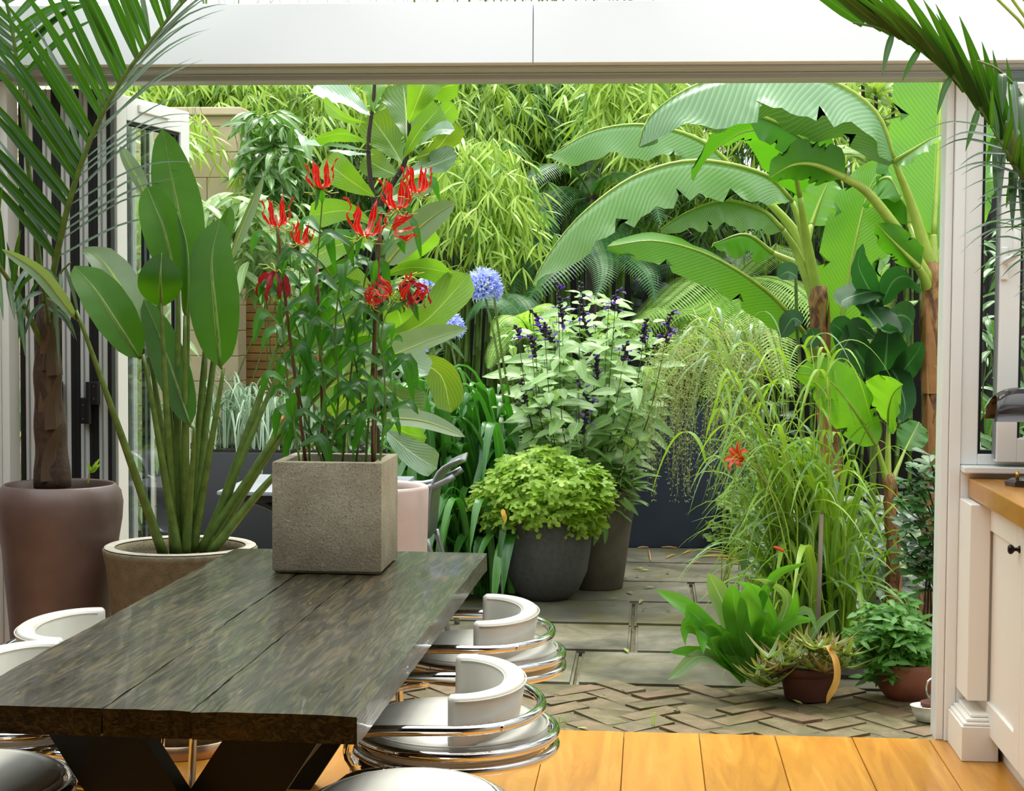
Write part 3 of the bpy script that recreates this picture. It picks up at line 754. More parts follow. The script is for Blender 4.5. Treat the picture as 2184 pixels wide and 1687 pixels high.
for s in (0, 1):
    yy = gy0 + .36 * s
    MB().tube(spline([(gx0 - .40, yy, ZG), (gx0 - .37, yy, .25), (gx0 - .36, yy, gz(1150)), (gx0 - .3, yy, gz(1060)), (gx0 - .17, yy, gz(1048)), (gx0 - .06, yy, gz(1030)), (gx0 + .0, yy, gz(1015))], 24), [.014] * 18 + [.017] * 7, 8).build('arm_leg', ALU, GC)
    MB().tube(spline([(gx0 - .13, yy, gz(1150)), (gx0 - .09, yy, .3), (gx0 - .02, yy, ZG)], 12), .014, 8).build('leg', ALU, GC)

# ---------------------------------------------------------------- blue-black cube planter
NAVY = simple('blue_black_metal', (40, 46, 60), .42, .1, var=.14, vs=5, bump=.06, bs=30)
cA = atz(1318, 1166, ZG); cB = at(1612, 1166, cA.y); ctop = at(1400, 872, cA.y).z
PB = thing('cube_planter', 'large blue black cube planter at the end of the patio', 'planter', ((cA.x + cB.x) / 2, cA.y + .5, ZG))
d_ = 1.0; x0, x1, y0, y1 = cA.x, cB.x, cA.y, cA.y + d_
w_ = MB()
for q in (((x0, y0, ZG), (x1, y0 + .05, ctop)), ((x0, y1 - .05, ZG), (x1, y1, ctop)), ((x0, y0 + .05, ZG), (x0 + .05, y1 - .05, ctop)), ((x1 - .05, y0 + .05, ZG), (x1, y1 - .05, ctop))): w_.box(*q)
w_.build('planter_wall', NAVY, PB, False)
MB().box((x0 + .051, y0 + .051, ctop - .2), (x1 - .051, y1 - .051, ctop - .06)).build('soil', SOIL, PB, False)
# dark low planter behind the striped grass
q0 = at(500, 965, 10.6); q1 = at(612, 965, 10.6)
P2 = thing('trough_planter', 'black trough planter holding the striped grass', 'planter', (q0.x + .1, 10.9, ZG))
MB().rbox((q0.x - .5, 10.6, ZG), (q1.x + .5, 11.2, q0.z), .01).build('planter_wall', simple('black_fibre', (26, 28, 32), .5), P2, 'auto')
MB().box((q0.x - .45, 10.65, q0.z + .0005), (q1.x + .45, 11.15, q0.z + .012)).build('soil', SOIL, P2, False)

# ---------------------------------------------------------------- pedestal heads among the ferns
BRONZE = simple('dark_verdigris_bronze', (62, 72, 72), .45, .35, var=.3, vs=14)
def head(px, py, Y, wpx, face, label, groupname=None):
    c = at(px, py, Y); s = wpx / FPX * Y / 2
    T = thing('bust', label, 'statue', (c.x, c.y, ZG))
    bm = bmesh.new(); bmesh.ops.create_icosphere(bm, subdivisions=4, radius=1)
    for v in bm.verts:
        x, y, z = v.co
        yy = y * 1.12
        if x > .1: pass
        f = max(0, x)                                  # +x is the face
        br = math.exp(-((z - .22) / .12) ** 2) * .10 * f; eye = -math.exp(-((z - .08) / .09) ** 2) * .13 * f * (1 - math.exp(-(y / .12) ** 2))
        nose = math.exp(-((z + .12) / .16) ** 2) * math.exp(-(y / .13) ** 2) * .32 * f
        lip = math.exp(-((z + .42) / .07) ** 2) * math.exp(-(y / .25) ** 2) * .12 * f - math.exp(-((z + .5) / .03) ** 2) * math.exp(-(y / .25) ** 2) * .05 * f
        chin = math.exp(-((z + .72) / .14) ** 2) * math.exp(-(y / .3) ** 2) * .2 * f
        jaw = .78 + .22 * min(1, max(0, (z + .9) / 1.1))
        curl = (.05 * math.sin(9 * x + 5 * z) * math.sin(11 * z + 3 * y) + .05) * (1 if (z > .35 or x < -.05) else 0)
        ear = math.exp(-((x + .02) / .1) ** 2 - ((z - .0) / .2) ** 2) * .16 * (1 if abs(y) > .5 else 0)
        k = 1 + curl
        v.co = V(((x * .95 * k + br + eye + nose + lip + chin) * 1.0, (y * .80 * jaw * k + math.copysign(ear, y)), z * 1.12 * k))
    M = Matrix.Translation(c) @ Matrix.Rotation(face, 4, 'Z') @ Matrix.Scale(s, 4)
    mb = MB().bm(bm, M)
    mb.lathe([(.52, -1.9), (.44, -1.5), (.42, -1.1), (.45, -.6)], n=20, cap1=True)
    k0 = len(mb.v) - 80
    for i in range(k0, len(mb.v)): mb.v[i] = tuple(M @ V(mb.v[i]))
    mb.build('head', BRONZE, T)
    MB().rbox((c.x - s * .75, c.y - s * .75, ZG), (c.x + s * .75, c.y + s * .75, c.z - s * 1.88), .01).build('pedestal', simple('dark_post', (40, 40, 38), .7), T, False)
head(1416, 624, 12.55, 36, R(-35), 'dark bronze head with curled hair, central one peering over the ferns')
head(1362, 618, 13.0, 40, R(-60), 'dark bronze head half hidden at the left behind the salvia fronds')
head(1470, 626, 13.1, 32, R(-20), 'dark bronze head at the right, mostly behind the banana leaf and fern')
# ================================================================ the large plants, leaf by leaf
def tocam(p, d=(0, 0, 0)): return ((CAM - V(p)).normalized() + V(d)).normalized()
def px3(pts): return [at(*p) for p in pts]
def leaf(parent, name, pts, hwpx, mat, nrm=(0, 0, 0), up=False, **k):
    """one leaf blade along points given as (px, py, Y)"""
    P = px3(pts); mid = P[len(P) // 2]; hw = hwpx * mid.y / FPX
    N = V(nrm) if up else tocam(mid, nrm)
    k.setdefault('prof', p_oblong); k.setdefault('ns', 14); k.setdefault('nw', 3)
    return MB().blade(P, hw, N, **k).build(name, mat, parent)
def stem(parent, name, pts, r0, r1, mat, n=8, px=True, ns=14):
    P = spline(px3(pts) if px else pts, ns)
    return MB().tube(P, [r0 + (r1 - r0) * i / ns for i in range(ns + 1)], n).build(name, mat, parent)
STREL = leafmat('strelitzia_leaf', (34, 74, 8), (66, 116, 14), (150, 170, 70), 30, .5, .05, .25, .40, (110, 190, 10), .46, 'obj', .28, nb=.06, lk=.10, mott=.35)
STRELG = leafmat('strelitzia_underside', (104, 132, 96), (132, 156, 118), (190, 200, 140), 34, .5, .05, .22, .25, None, .38, 'obj', nb=.08, lk=.25)
PET = simple('green_petiole', (88, 112, 44), .4, var=.3, vs=30)
PETY = simple('pale_petiole', (150, 170, 62), .4, var=.2, vs=14)
CONC = simple('weathered_concrete', (116, 106, 80), .85, var=.22, vs=34, bump=.45, bs=150, bd=.006)
RIMC = simple('pale_concrete_rim', (178, 172, 156), .85, var=.12, vs=30, bump=.3, bs=150)
BROWNP = simple('brown_glazed_clay', (104, 84, 76), .42, var=.22, vs=5, bump=.08, bs=60)
PINKP = simple('pinkish_stoneware', (190, 168, 160), .5, var=.07, vs=8)
COPPER = simple('brushed_bronze_saucer', (190, 160, 130), .28, .9)

def pot(parent, c, prof, mat, soilr, soilz, thick=.025, name='pot', n=56, rim=None):
    R0, H = prof[-1]
    inner = [(R0 - thick * .35, H + .004), (R0 - thick, H - .002), (R0 - thick * 1.15, H - .03), (soilr, soilz - .02)]
    o = MB().lathe(prof + inner, c, n, True, True).build(name, mat, parent)
    mb = MB(); mb.lathe([(soilr + .004, soilz - .01), (soilr * .6, soilz + .006), (.001, soilz + .012)], c, 28); mb.build('soil', SOIL, parent)
    return o

# ---------------------------------------------------------------- strelitzia in the low concrete pot
yS = 5.97; sc_ = at(385, 1166, yS); rS = 167 / FPX * yS; hS = sc_.z
ST = thing('potted_strelitzia', 'tall paddle leaved strelitzia in a round concrete pot left of the table', 'plant', (sc_.x, sc_.y, 0))
cS = (sc_.x, sc_.y, 0)
MB().lathe([(.205, .0), (.208, .004), (.210, .05), (.205, .052), (.200, .045), (.19, .012)], cS, 56, True, True).build('saucer', COPPER, ST)
zz = [(0.17, .0125), (.183, .02), (.20, .2), (.232, .42), (rS - .012, hS - .06), (rS - .002, hS - .02), (rS, hS - .004), (rS - .004, hS)]
pot(ST, cS, zz, CONC, rS - .06, hS - .06, .042)
MB().lathe([(rS - .006, hS + .0045), (rS - .012, hS + .0075), (rS - .036, hS + .0075), (rS - .042, hS + .003)], cS, 56, False).build('pot_rim', RIMC, ST)
def strel(pts, hw, base=(388, 1176, 5.97), mat=STREL, nrm=(0, 0, 0), via=None, r=.0085, **k):
    k.setdefault('fold', .22); k.setdefault('prof', p_oblong)
    leaf(ST, 'leaf', pts, hw, mat, nrm, **k)
    b = list(base); q = pts[0]; q1 = pts[1]
    d = (q[0] - q1[0], q[1] - q1[1]); L = math.hypot(*d); e = (q[0] + d[0] / L * 25, q[1] + d[1] / L * 25, q[2])
    mid = [via] if via else []
    P = spline(px3([b] + mid + [e, q]), 18)
    o = COL.objects[-1]; Q = spline(px3(pts), 14)
    MB().tube(Q, [r * .58 * (1 - i / 15) + .0008 for i in range(15)], 6).build('midrib', PET if mat is STREL else PETY, o)
    MB().tube(P, [r * 1.7 * (1 - i / 19) + r * .55 for i in range(len(P))], 8).build('petiole', PET, ST)
strel([(398, 598, 6.02), (383, 470, 6.05), (362, 360, 6.08), (346, 275, 6.1)], 54, (392, 1176, 5.98), nrm=(.25, 0, 0))
strel([(374, 592, 5.9), (350, 490, 5.92), (330, 440, 5.95), (313, 398, 6.0)], 46, (378, 1178, 5.95), nrm=(-.3, 0, .1), mat=STREL)
strel([(471, 784, 5.9), (458, 650, 5.93), (452, 550, 5.97), (470, 466, 6.03)], 56, (410, 1176, 5.95), nrm=(-.1, 0, .15), wave=.03)
strel([(344, 655, 5.78), (342, 600, 5.73), (345, 540, 5.75)], 50, (372, 1180, 5.93), nrm=(0, 0, .2), fold=-.25)
strel([(298, 764, 5.8), (250, 690, 5.78), (205, 620, 5.8), (158, 568, 5.86)], 52, (380, 1182, 5.9), nrm=(.2, 0, .35), fold=.3, wave=.04)
strel([(303, 700, 5.98), (262, 620, 6.0), (222, 560, 6.04), (178, 528, 6.08)], 44, (384, 1176, 6.0), nrm=(.5, 0, .1), mat=STRELG, fold=.3, wave=.05)
strel([(396, 680, 5.84), (402, 600, 5.83), (398, 520, 5.85), (378, 452, 5.88)], 17, (396, 1178, 5.95), nrm=(-.9, 0, 0), mat=STREL, fold=.9)
strel([(406, 908, 5.85), (380, 830, 5.88), (345, 730, 5.93), (307, 638, 5.98)], 40, (396, 1180, 5.92), nrm=(.1, 0, .2), wave=.03)
strel([(162, 680, 5.6), (120, 625, 5.55), (75, 575, 5.5), (5, 532, 5.45)], 20, (348, 1182, 5.86), (0, 0, 0) and None or STRELG, nrm=(-.2, 0, .3), fold=.55)
strel([(312, 420, 6.15), (295, 385, 6.17), (275, 350, 6.18), (256, 312, 6.2)], 20, (380, 1174, 6.02), STRELG, nrm=(.4, 0, 0), fold=.5)
strel([(488, 560, 6.12), (510, 500, 6.14), (535, 440, 6.17), (562, 374, 6.2)], 15, (405, 1174, 6.03), STRELG, nrm=(.7, 0, 0), fold=.6)
strel([(455, 560, 6.1), (460, 520, 6.1), (480, 480, 6.12), (492, 440, 6.14)], 22, (402, 1174, 6.03), STREL, nrm=(.4, 0, 0), fold=.4)
strel([(822, 566, 6.0), (870, 510, 5.98), (920, 465, 5.95), (972, 432, 5.92)], 36, (438, 1172, 6.0), STRELG, nrm=(.1, 0, .7), fold=.18, via=(620, 880, 6.02))
strel([(735, 800, 6.02), (830, 762, 5.98), (920, 725, 5.95), (996, 702, 5.92)], 38, (442, 1176, 5.98), STRELG, nrm=(0, 0, .6), fold=.5, via=(580, 960, 6.0))
strel([(750, 905, 6.0), (830, 893, 5.95), (910, 900, 5.9), (992, 932, 5.86)], 26, (448, 1180, 5.94), STRELG, nrm=(0, 0, 1.0), fold=.2, via=(590, 1010, 5.97))
for (x, y, Yq) in ((600, 740, 6.1), (606, 785, 6.06), (618, 690, 6.12), (640, 860, 6.0)):
    b = (430 + random.uniform(-12, 18), 1176, 5.97)
    strel([(x, y, Yq), (x + 60, y - 70, Yq), (x + 120, y - 120, Yq), (x + 170, y - 140, Yq)], 26, b, STREL, nrm=(0, 0, .5), fold=.4)
for (x, y) in ((425, 905), (440, 760), (350, 760)):
    stem(ST, 'young_petiole', [(395 + random.uniform(-12, 12), 1178, 5.95), ((395 + x) / 2, (1178 + y) / 2, 5.94), (x, y, 5.95)], .014, .004, PET)

# ---------------------------------------------------------------- kentia palm in the tall brown pot
yP = 6.12; pc = at(127, 1030, yP); hP = pc.z; rP = 137 / FPX * yP
PM = thing('potted_palm', 'tall kentia palm with fibrous trunk in a tall brown pot at far left', 'plant', (pc.x, pc.y, 0))
prf = [(.14, 0), (.15, .01), (.165, .2), (.185, .45), (.205, .68), (rP - .004, hP - .13), (rP, hP - .07), (rP - .008, hP - .028), (rP - .026, hP - .006)]
pot(PM, (pc.x, pc.y, 0), prf, BROWNP, rP - .055, hP - .05, .012)
BARKB = simple('palm_fibre', (66, 46, 30), .7, var=.45, vs=24, bump=.5, bs=70, bd=.006)
SHEA = leafmat('dry_leaf_sheath', (58, 40, 26), (96, 70, 46), (120, 92, 64), 0, mid=.02, trans=.05, rough=.7, rnd='obj', mott=.5)
tb = spline(px3([(112, 1040, yP), (110, 960, yP), (104, 860, yP), (100, 760, yP), (102, 660, yP), (106, 590, yP)]), 24)
MB().tube(tb, [.066 - .034 * (i / 24) + .003 * math.sin(i * 1.1) for i in range(25)], 14).build('trunk', BARKB, PM)
for i, (y, s, w) in enumerate(((1030, -1, 34), (1025, 1, 34), (1000, 0, 34), (930, -1, 28), (915, 1, 26), (880, 0, 27), (800, 1, 22), (790, -1, 22), (755, 0, 22))):
    x = 106 + s * 16
    leaf(PM, 'leaf_sheath', [(x - s * 0, y, yP - .055), (x - s * 3, y - 60, yP - .05), (x + s * 8, y - 120, yP - .052)], w, SHEA, (s * .8, 0, 0), fold=-.45, prof=lambda t: (1 - t ** 1.6) ** .8 + .03, ns=8, nw=3)
PALM = leafmat('palm_leaflet', (24, 58, 10), (46, 88, 16), (90, 130, 50), 0, mid=.05, trans=.28, rough=.33, rnd='obj', tcol=(90, 160, 20))
PALMG = leafmat('palm_leaflet_greyed', (58, 82, 66), (88, 112, 92), (120, 140, 110), 0, mid=.05, trans=.15, rough=.4, rnd='obj')
def frond(parent, rach, r0, r1, leaflets, mat=None):
    """rach px points; leaflets: list of (t, tip px offset, dY, sag px, halfwidth px, normal, mat)"""
    P = spline(px3(rach), 40)
    f = MB().tube(P, [r0 + (r1 - r0) * i / 40 for i in range(41)], 8).build('frond', mat or PET, parent)
    for (t, off, dY, sag, hw, nr, m) in leaflets:
        b = P[min(40, int(t * 40))]; x, y = proj(b)
        a = at(x, y, b.y); tip = at(x + off[0], y + off[1], b.y + dY); mid = at(x + off[0] * .5, y + off[1] * .5 - sag, b.y + dY * .5); q = at(x + off[0] * .78, y + off[1] * .78 - sag * .75, b.y + dY * .78)
        MB().blade([a, mid, q, tip], hw / FPX * b.y, tocam(mid, nr), ns=9, nw=1, fold=.35, prof=p_grass).build('leaflet', m, f)
    return f
def U(a, b): return random.uniform(a, b)
L1 = []
for i in range(25):
    t = .14 + .84 * i / 24; s = math.sin(PI * min(1, t * .9 + .12))
    ang = R(142 - 40 * t + U(-3, 3)); Ln = 210 + 150 * s
    L1.append((t, (Ln * math.cos(ang), -Ln * math.sin(ang)), U(-.25, -.1), U(6, 18), U(10.5, 13.5), (.3, 0, -.2), PALM))
    ang = R(16 + 34 * t + U(-6, 8)); Ln = 225 + 60 * s
    L1.append((t, (Ln * math.cos(ang), -Ln * math.sin(ang)), U(.0, .12), U(18, 42), U(3.5, 5.5), (0, 0, 1.4), PALMG))
    if i % 2 == 0:
        ang = R(128 - 34 * t + U(-10, 10)); Ln = 200 + 90 * s
        L1.append((t, (Ln * math.cos(ang), -Ln * math.sin(ang)), U(.02, .1), U(2, 12), U(6, 9), (.6, 0, 0), PALMG))
frond(PM, [(106, 640, 6.12), (118, 560, 6.05), (148, 430, 5.95), (192, 300, 5.88), (250, 185, 5.82), (315, 95, 5.78), (395, 0, 5.75), (470, -60, 5.7)], .013, .004, L1)
L2 = [(.62 + .03 * i, (s * U(120, 190), -U(60, 150)), U(-.2, .2), 20, 9, (0, 0, .3), PALM) for i in range(12) for s in (-1, 1)]
frond(PM, [(100, 660, 6.12), (84, 560, 6.1), (60, 350, 6.05), (36, 130, 6.0), (10, -10, 5.95), (-40, -160, 5.85)], .012, .005, L2)
L3 = []
for i in range(14):
    t = .28 + .7 * i / 13
    L3.append((t, (U(-40, 30), -U(90, 150) if i % 2 else U(60, 140)), U(-.15, 0), U(-10, 20), 8, (.2, 0, .2), PALM))
frond(PM, [(92, 740, 6.1), (60, 670, 6.0), (20, 600, 5.88), (-40, 520, 5.75), (-120, 450, 5.6)], .012, .004, L3)
L4 = []
for i in range(10):
    t = .3 + .7 * i / 9; s = (-1) ** i
    L4.append((t, (s * U(30, 90), U(40, 110)), U(-.1, .1), U(10, 26), 6, (0, 0, .5), PALM if i % 3 else PALMG))
frond(PM, [(104, 690, 6.08), (96, 640, 5.95), (88, 590, 5.85), (76, 560, 5.75)], .009, .004, L4)
frond(PM, [(108, 690, 6.1), (118, 630, 6.0), (128, 585, 5.95), (150, 560, 5.92)], .008, .003, [(.3 + .1 * i, (U(-10, 60), U(50, 150)), U(-.1, .1), U(10, 24), 5, (0, 0, .5), PALMG) for i in range(7)])
leafm = leafmat('seedling_leaf', (120, 170, 40), (140, 190, 60), (170, 200, 90), 0, trans=.4)
stem(PM, 'seedling_stem', [(188, 1032, 6.06), (192, 1005, 6.06), (205, 985, 6.06)], .003, .002, PETY)
for o_ in ((18, -28), (14, -8), (-12, -18), (-8, -2), (20, -16)):
    leaf(PM, 'seedling_leaf', [(196, 1008, 6.055), (196 + o_[0] * .5, 1006 + o_[1] * .6, 6.05), (196 + o_[0], 1004 + o_[1], 6.05)], 5, leafm, prof=p_lance, ns=6, nw=1)

# ---------------------------------------------------------------- palm arching in at the top right
PR = thing('arching_palm', 'kentia palm arching in at the top right beside the window', 'plant', (1.52, 5.35, .9435))
pot(PR, (1.52, 5.35, .9435), [(.10, 0), (.11, .01), (.14, .2), (.145, .22)], BROWNP, .12, .2, .02)
MB().tube([(1.52, 5.35, 1.12), (1.53, 5.36, 1.4), (1.515, 5.36, 1.62)], [.03, .026, .02], 10).build('trunk', BARKB, PR)
q0 = proj((1.515, 5.36, 1.6)); yR = 5.36
L = []
for i in range(22):
    t = .34 + .64 * i / 21; s = math.sin(PI * min(1, t * .8 + .1))
    ang = R(100 + 50 * max(0, t - .45) / .55 + U(-4, 4)) if t > .42 else R(88 + U(-6, 6)); Ln = 180 + 80 * s
    L.append((t, (Ln * math.cos(ang) * 1.1, -Ln * math.sin(ang)), U(-.12, 0), U(4, 12), U(13, 16), (-.2, 0, -.3), PALM))
    if i % 3 == 1: L.append((t, (U(-40, -10), U(70, 95)), U(-.1, .02), U(0, 14), 8, (0, 0, 0), PALM))
    if t < .55:
        L.append((t, (U(-20, 40), U(-60, -30)), U(-.2, -.1), 40, 11, (0, 0, .6), PALMG))
        L.append((t + .01, (U(-30, 10), U(90, 150)), U(-.2, -.1), 60, 13, (-.3, 0, .6), PALMG if i % 2 else PALM))
frond(PR, [(q0[0], q0[1], yR), (2200, 400, yR), (2130, 285, yR), (2085, 225, yR), (2030, 160, yR), (1970, 108, yR), (1890, 64, yR), (1820, 48, yR - .02)], .011, .004, L)
L = []
for i in range(18):
    t = .3 + .7 * i / 17
    L.append((t, (-U(90, 150), U(-14, 24) + 40 * (1 - t)), U(-.3, .1), U(14, 26), U(3.5, 5.5), (0, 0, 1.2), PALM if i % 2 else PALMG))
    L.append((t, (U(-20, 40), -U(70, 120)), U(-.2, .1), U(4, 16), U(5, 9), (0, 0, .2), PALM))
frond(PR, [(q0[0], q0[1], yR), (2250, 470, yR - .08), (2190, 390, yR - .12), (2150, 330, yR - .14), (2115, 272, yR - .16)], .010, .003, L)
L = [(.2 + .04 * i, (-U(110, 170), U(-10, 60)), U(-.3, .0), U(14, 30), 4, (0, 0, 1.2), PALM) for i in range(18)]
frond(PR, [(q0[0], q0[1], yR), (2260, 560, yR - .2), (2215, 500, yR - .3), (2190, 420, yR - .4)], .010, .003, L)
for a in ((2190, 40, 2060, -80), (2220, 110, 2090, -40), (2230, 60, 2120, -60)):
    stem(PR, 'frond_stalk', [(q0[0], q0[1], yR), (a[0] + 60, a[1] + 250, yR - .1), (a[0], a[1], yR - .15), (a[2], a[3], yR - .2)], .008, .004, PETY)
L = [(.45 + .03 * i, (U(-14, 14), U(70, 150)), U(-.15, .05), U(20, 50), U(10, 13), (U(-.5, .5), 0, .5), PALMG if i % 3 else PALM) for i in range(16)]
frond(PR, [(q0[0], q0[1], yR), (2235, 350, yR - .12), (2185, 215, yR - .2), (2130, 150, yR - .26), (2085, 130, yR - .3)], .010, .003, L)

# ---------------------------------------------------------------- gloriosa lily in the concrete cube
gA = atz(580, 1223, ZT); gB = atz(816, 1225, ZT); wG = (gB - gA).length; gz1 = at(700, 986, gA.y).z
GL = thing('potted_flame_lily', 'red flame lily climbing stakes in a concrete cube on the table', 'plant', ((gA.x + gB.x) / 2, gA.y + wG / 2, ZT + .001))
x0, x1, y0, y1 = gA.x, gB.x, gA.y, gA.y + wG
MC = MB(); MC.rbox((x0 + .006, y0 + .006, ZT + .0012), (x1 - .006, y1 - .006, ZT + .03), .004, seg=1)
tk = .032
for q in (((x0, y0, ZT + .008), (x1, y0 + tk, gz1)), ((x0, y1 - tk, ZT + .008), (x1, y1, gz1)), ((x0, y0 + tk - .004, ZT + .008), (x0 + tk, y1 - tk + .004, gz1)), ((x1 - tk, y0 + tk - .004, ZT + .008), (x1, y1 - tk + .004, gz1))): MC.rbox(*q, .005)
def m_conc():
    t = NT('speckled_concrete'); ps = t.pos(); n1 = t.noise(ps, 6, 4); n2 = t.noise(ps, 260, 3, .6); n3 = t.noise(ps, 110, 3)
    c = t.ramp(n1, [(.3, lin((138, 128, 104))), (.7, lin((168, 160, 136)))])
    c = t.mix(t.math('MULTIPLY', t.math('SUBTRACT', n2, .52, True), 4, True), c, lin((74, 64, 46)))
    c = t.mix(t.math('MULTIPLY', t.math('SUBTRACT', n3, .6, True), 4, True), c, lin((196, 190, 166)))
    return t.done(t.pbr(c, .85, 0, t.bump(t.math('ADD', n2, n3), .5, .004), .3))
MC.build('pot', m_conc(), GL, 'auto')
MB().box((x0 + tk + .001, y0 + tk + .001, gz1 - .09), (x1 - tk - .001, y1 - tk - .001, gz1 - .045)).build('soil', SOIL, GL, False)
GLO = leafmat('lily_leaf', (30, 76, 14), (64, 122, 28), (100, 150, 70), 0, mid=.03, trans=.36, rough=.36, rnd='obj', tcol=(100, 200, 20), spec=.45)
STAKE = simple('bamboo_stake', (112, 70, 46), .6, var=.3, vs=30)
yG = y0 + wG * .5
for pts in ([(652, 985, yG), (620, 730, yG - .02), (588, 458, yG - .03)], [(795, 985, yG), (800, 720, yG), (812, 462, yG)], [(690, 985, yG + .08), (684, 760, yG + .08), (676, 560, yG + .1)]):
    stem(GL, 'stake', pts, .0055, .005, STAKE, ns=10)
vines = [[(640, 990), (612, 800), (600, 650), (590, 480)], [(700, 990), (690, 800), (668, 650), (680, 520), (690, 395)], [(780, 990), (795, 750), (800, 600), (812, 470), (800, 480)],
         [(730, 990), (748, 800), (770, 640), (800, 520), (850, 440)], [(660, 990), (656, 780), (640, 620), (642, 520)], [(810, 990), (822, 850), (815, 700), (850, 630)],
         [(700, 990), (722, 850), (715, 700), (735, 560), (770, 500)], [(690, 990), (640, 850), (640, 720), (590, 620)], [(760, 990), (770, 850), (740, 700), (700, 580), (640, 520)], [(800, 990), (806, 700), (826, 520), (880, 385)]]
for vi, vpts in enumerate(vines):
    Yv = yG + (vi % 5 - 2) * .045
    P = spline([at(x, y, Yv + U(-.02, .02)) for x, y in vpts], 30)
    MB().tube(P, [.0042 - .002 * i / 30 for i in range(31)], 6).build('vine', PET, GL)
    for k in range(13):
        t = .1 + .83 * k / 12 + U(-.02, .02); b = P[int(max(0, min(29, t * 30)))]
        a = k * 2.4 + vi; d = V((math.cos(a), .6 * math.sin(a), U(.2, .7))).normalized(); Ln = U(.12, .185)
        tip = b + d * Ln * .75 + V((0, 0, -Ln * U(.1, .85))); mid = b + d * Ln * .52 + V((0, 0, .012))
        MB().blade([b, mid, tip], U(.021, .033), d * -.2 + V((0, -.5, .8)), ns=8, nw=2, fold=.25, prof=p_lance, wave=.08, wf=1.5).build('leaf', GLO, GL)
FLAME = leafmat('flame_petal', (176, 8, 24), (200, 16, 26), (232, 170, 40), 0, mid=.05, trans=.25, rough=.4, rnd='obj', tcol=(220, 16, 30), edge=((226, 140, 50), .05), mott=0)
FADED = leafmat('faded_petal', (120, 16, 30), (150, 24, 40), None, 0, trans=.25, rough=.5, rnd='obj', tcol=(200, 30, 40), mott=.2)
STAM = simple('stamen', (180, 190, 70), .5)
def lily(px, py, s, tilt=0, mat=FLAME, down=False, n=6, Yf=None, sq=1.0):
    c = at(px, py, Yf or yG - .08); r = s * 1.4 / FPX * c.y
    f = link(bpy.data.objects.new('flower', None)); f.parent = GL; f.location = c - GL.location
    M = Matrix.Translation(c) @ Matrix.Rotation(tilt, 4, 'Y') @ Matrix.Rotation(R(12), 4, 'X')
    z = -1 if down else 1
    for k in range(n):
        a = 2 * PI * (k + .3) / n + U(-.15, .15); e = U(.85, 1.15); ca_, sa_ = math.cos(a), math.sin(a)
        pr = [(.06, 0), (.45, .12), (.72 * sq, .55), (.66 * sq, 1.0), (.85 * sq * e, 1.35)] if not down else [(.06, 0), (.35, .1), (.6, .4), (.75, .9), (.7, 1.3)]
        pts = [M @ V((p * r * ca_, p * r * sa_, z * q * r * e)) for p, q in pr]
        MB().blade(pts, .25 * r, V((-ca_, -sa_, .4)), ns=12, nw=2, fold=.25, prof=p_lance, wave=.28, wf=2.0, ph=k).build('petal', mat, f)
    mb = MB()
    for k in range(6):
        a = 2 * PI * k / 6; mb.tube([M @ V((0, 0, 0)), M @ V((.5 * r * math.cos(a), .5 * r * math.sin(a), -.25 * r * z)), M @ V((.9 * r * math.cos(a), .9 * r * math.sin(a), -.2 * r * z))], .0014, 5)
    mb.build('stamens', STAM, f, kind='stuff')
lily(592, 482, 30); lily(685, 402, 30); lily(848, 445, 34); lily(890, 410, 32); lily(778, 502, 36, .2, sq=1.2); lily(842, 492, 26, 1.25); lily(640, 520, 24, .3)
lily(588, 580, 32, .2, FADED, True); lily(872, 600, 30, -.3, FADED, True); lily(866, 640, 28, .6); lily(790, 648, 20, .5); lily(830, 632, 24, -.9)

# ---------------------------------------------------------------- fiddle-leaf fig in the pinkish pot
yF = 7.35; fc = at(805, 1031, yF); rF = 111 / FPX * yF
FG = thing('potted_fiddle_fig', 'fiddle leaf fig with broad leaves in a pink round pot outside', 'plant', (fc.x, fc.y, ZG))
pot(FG, (fc.x, fc.y, ZG), [(rF - .03, 0), (rF - .022, .01), (rF - .01, .3), (rF - .003, fc.z - .08), (rF, fc.z + .01), (rF - .004, fc.z + .02)], PINKP, rF - .05, fc.z - .06, .03)
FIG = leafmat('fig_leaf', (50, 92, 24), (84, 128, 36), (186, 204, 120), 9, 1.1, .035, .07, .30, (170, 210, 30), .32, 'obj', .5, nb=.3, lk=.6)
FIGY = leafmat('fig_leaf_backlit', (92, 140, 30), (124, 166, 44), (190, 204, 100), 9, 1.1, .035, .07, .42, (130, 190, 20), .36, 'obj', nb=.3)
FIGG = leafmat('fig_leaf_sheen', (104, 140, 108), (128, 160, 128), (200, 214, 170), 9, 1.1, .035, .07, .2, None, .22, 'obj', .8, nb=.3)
FSTEM = simple('fig_bark', (48, 36, 28), .8, var=.3, vs=20)
stem(FG, 'trunk', [(805, 1045, yF), (800, 900, yF), (812, 700, yF), (808, 520, yF), (800, 440, yF)], .022, .016, FSTEM, ns=24)
stem(FG, 'branch', [(803, 450, yF), (835, 395, yF), (862, 350, yF), (872, 300, yF), (872, 255, yF)], .014, .008, FSTEM, ns=16)
stem(FG, 'branch', [(806, 470, yF), (790, 380, yF), (786, 300, yF), (796, 220, yF), (800, 160, yF)], .012, .007, FSTEM, ns=16)
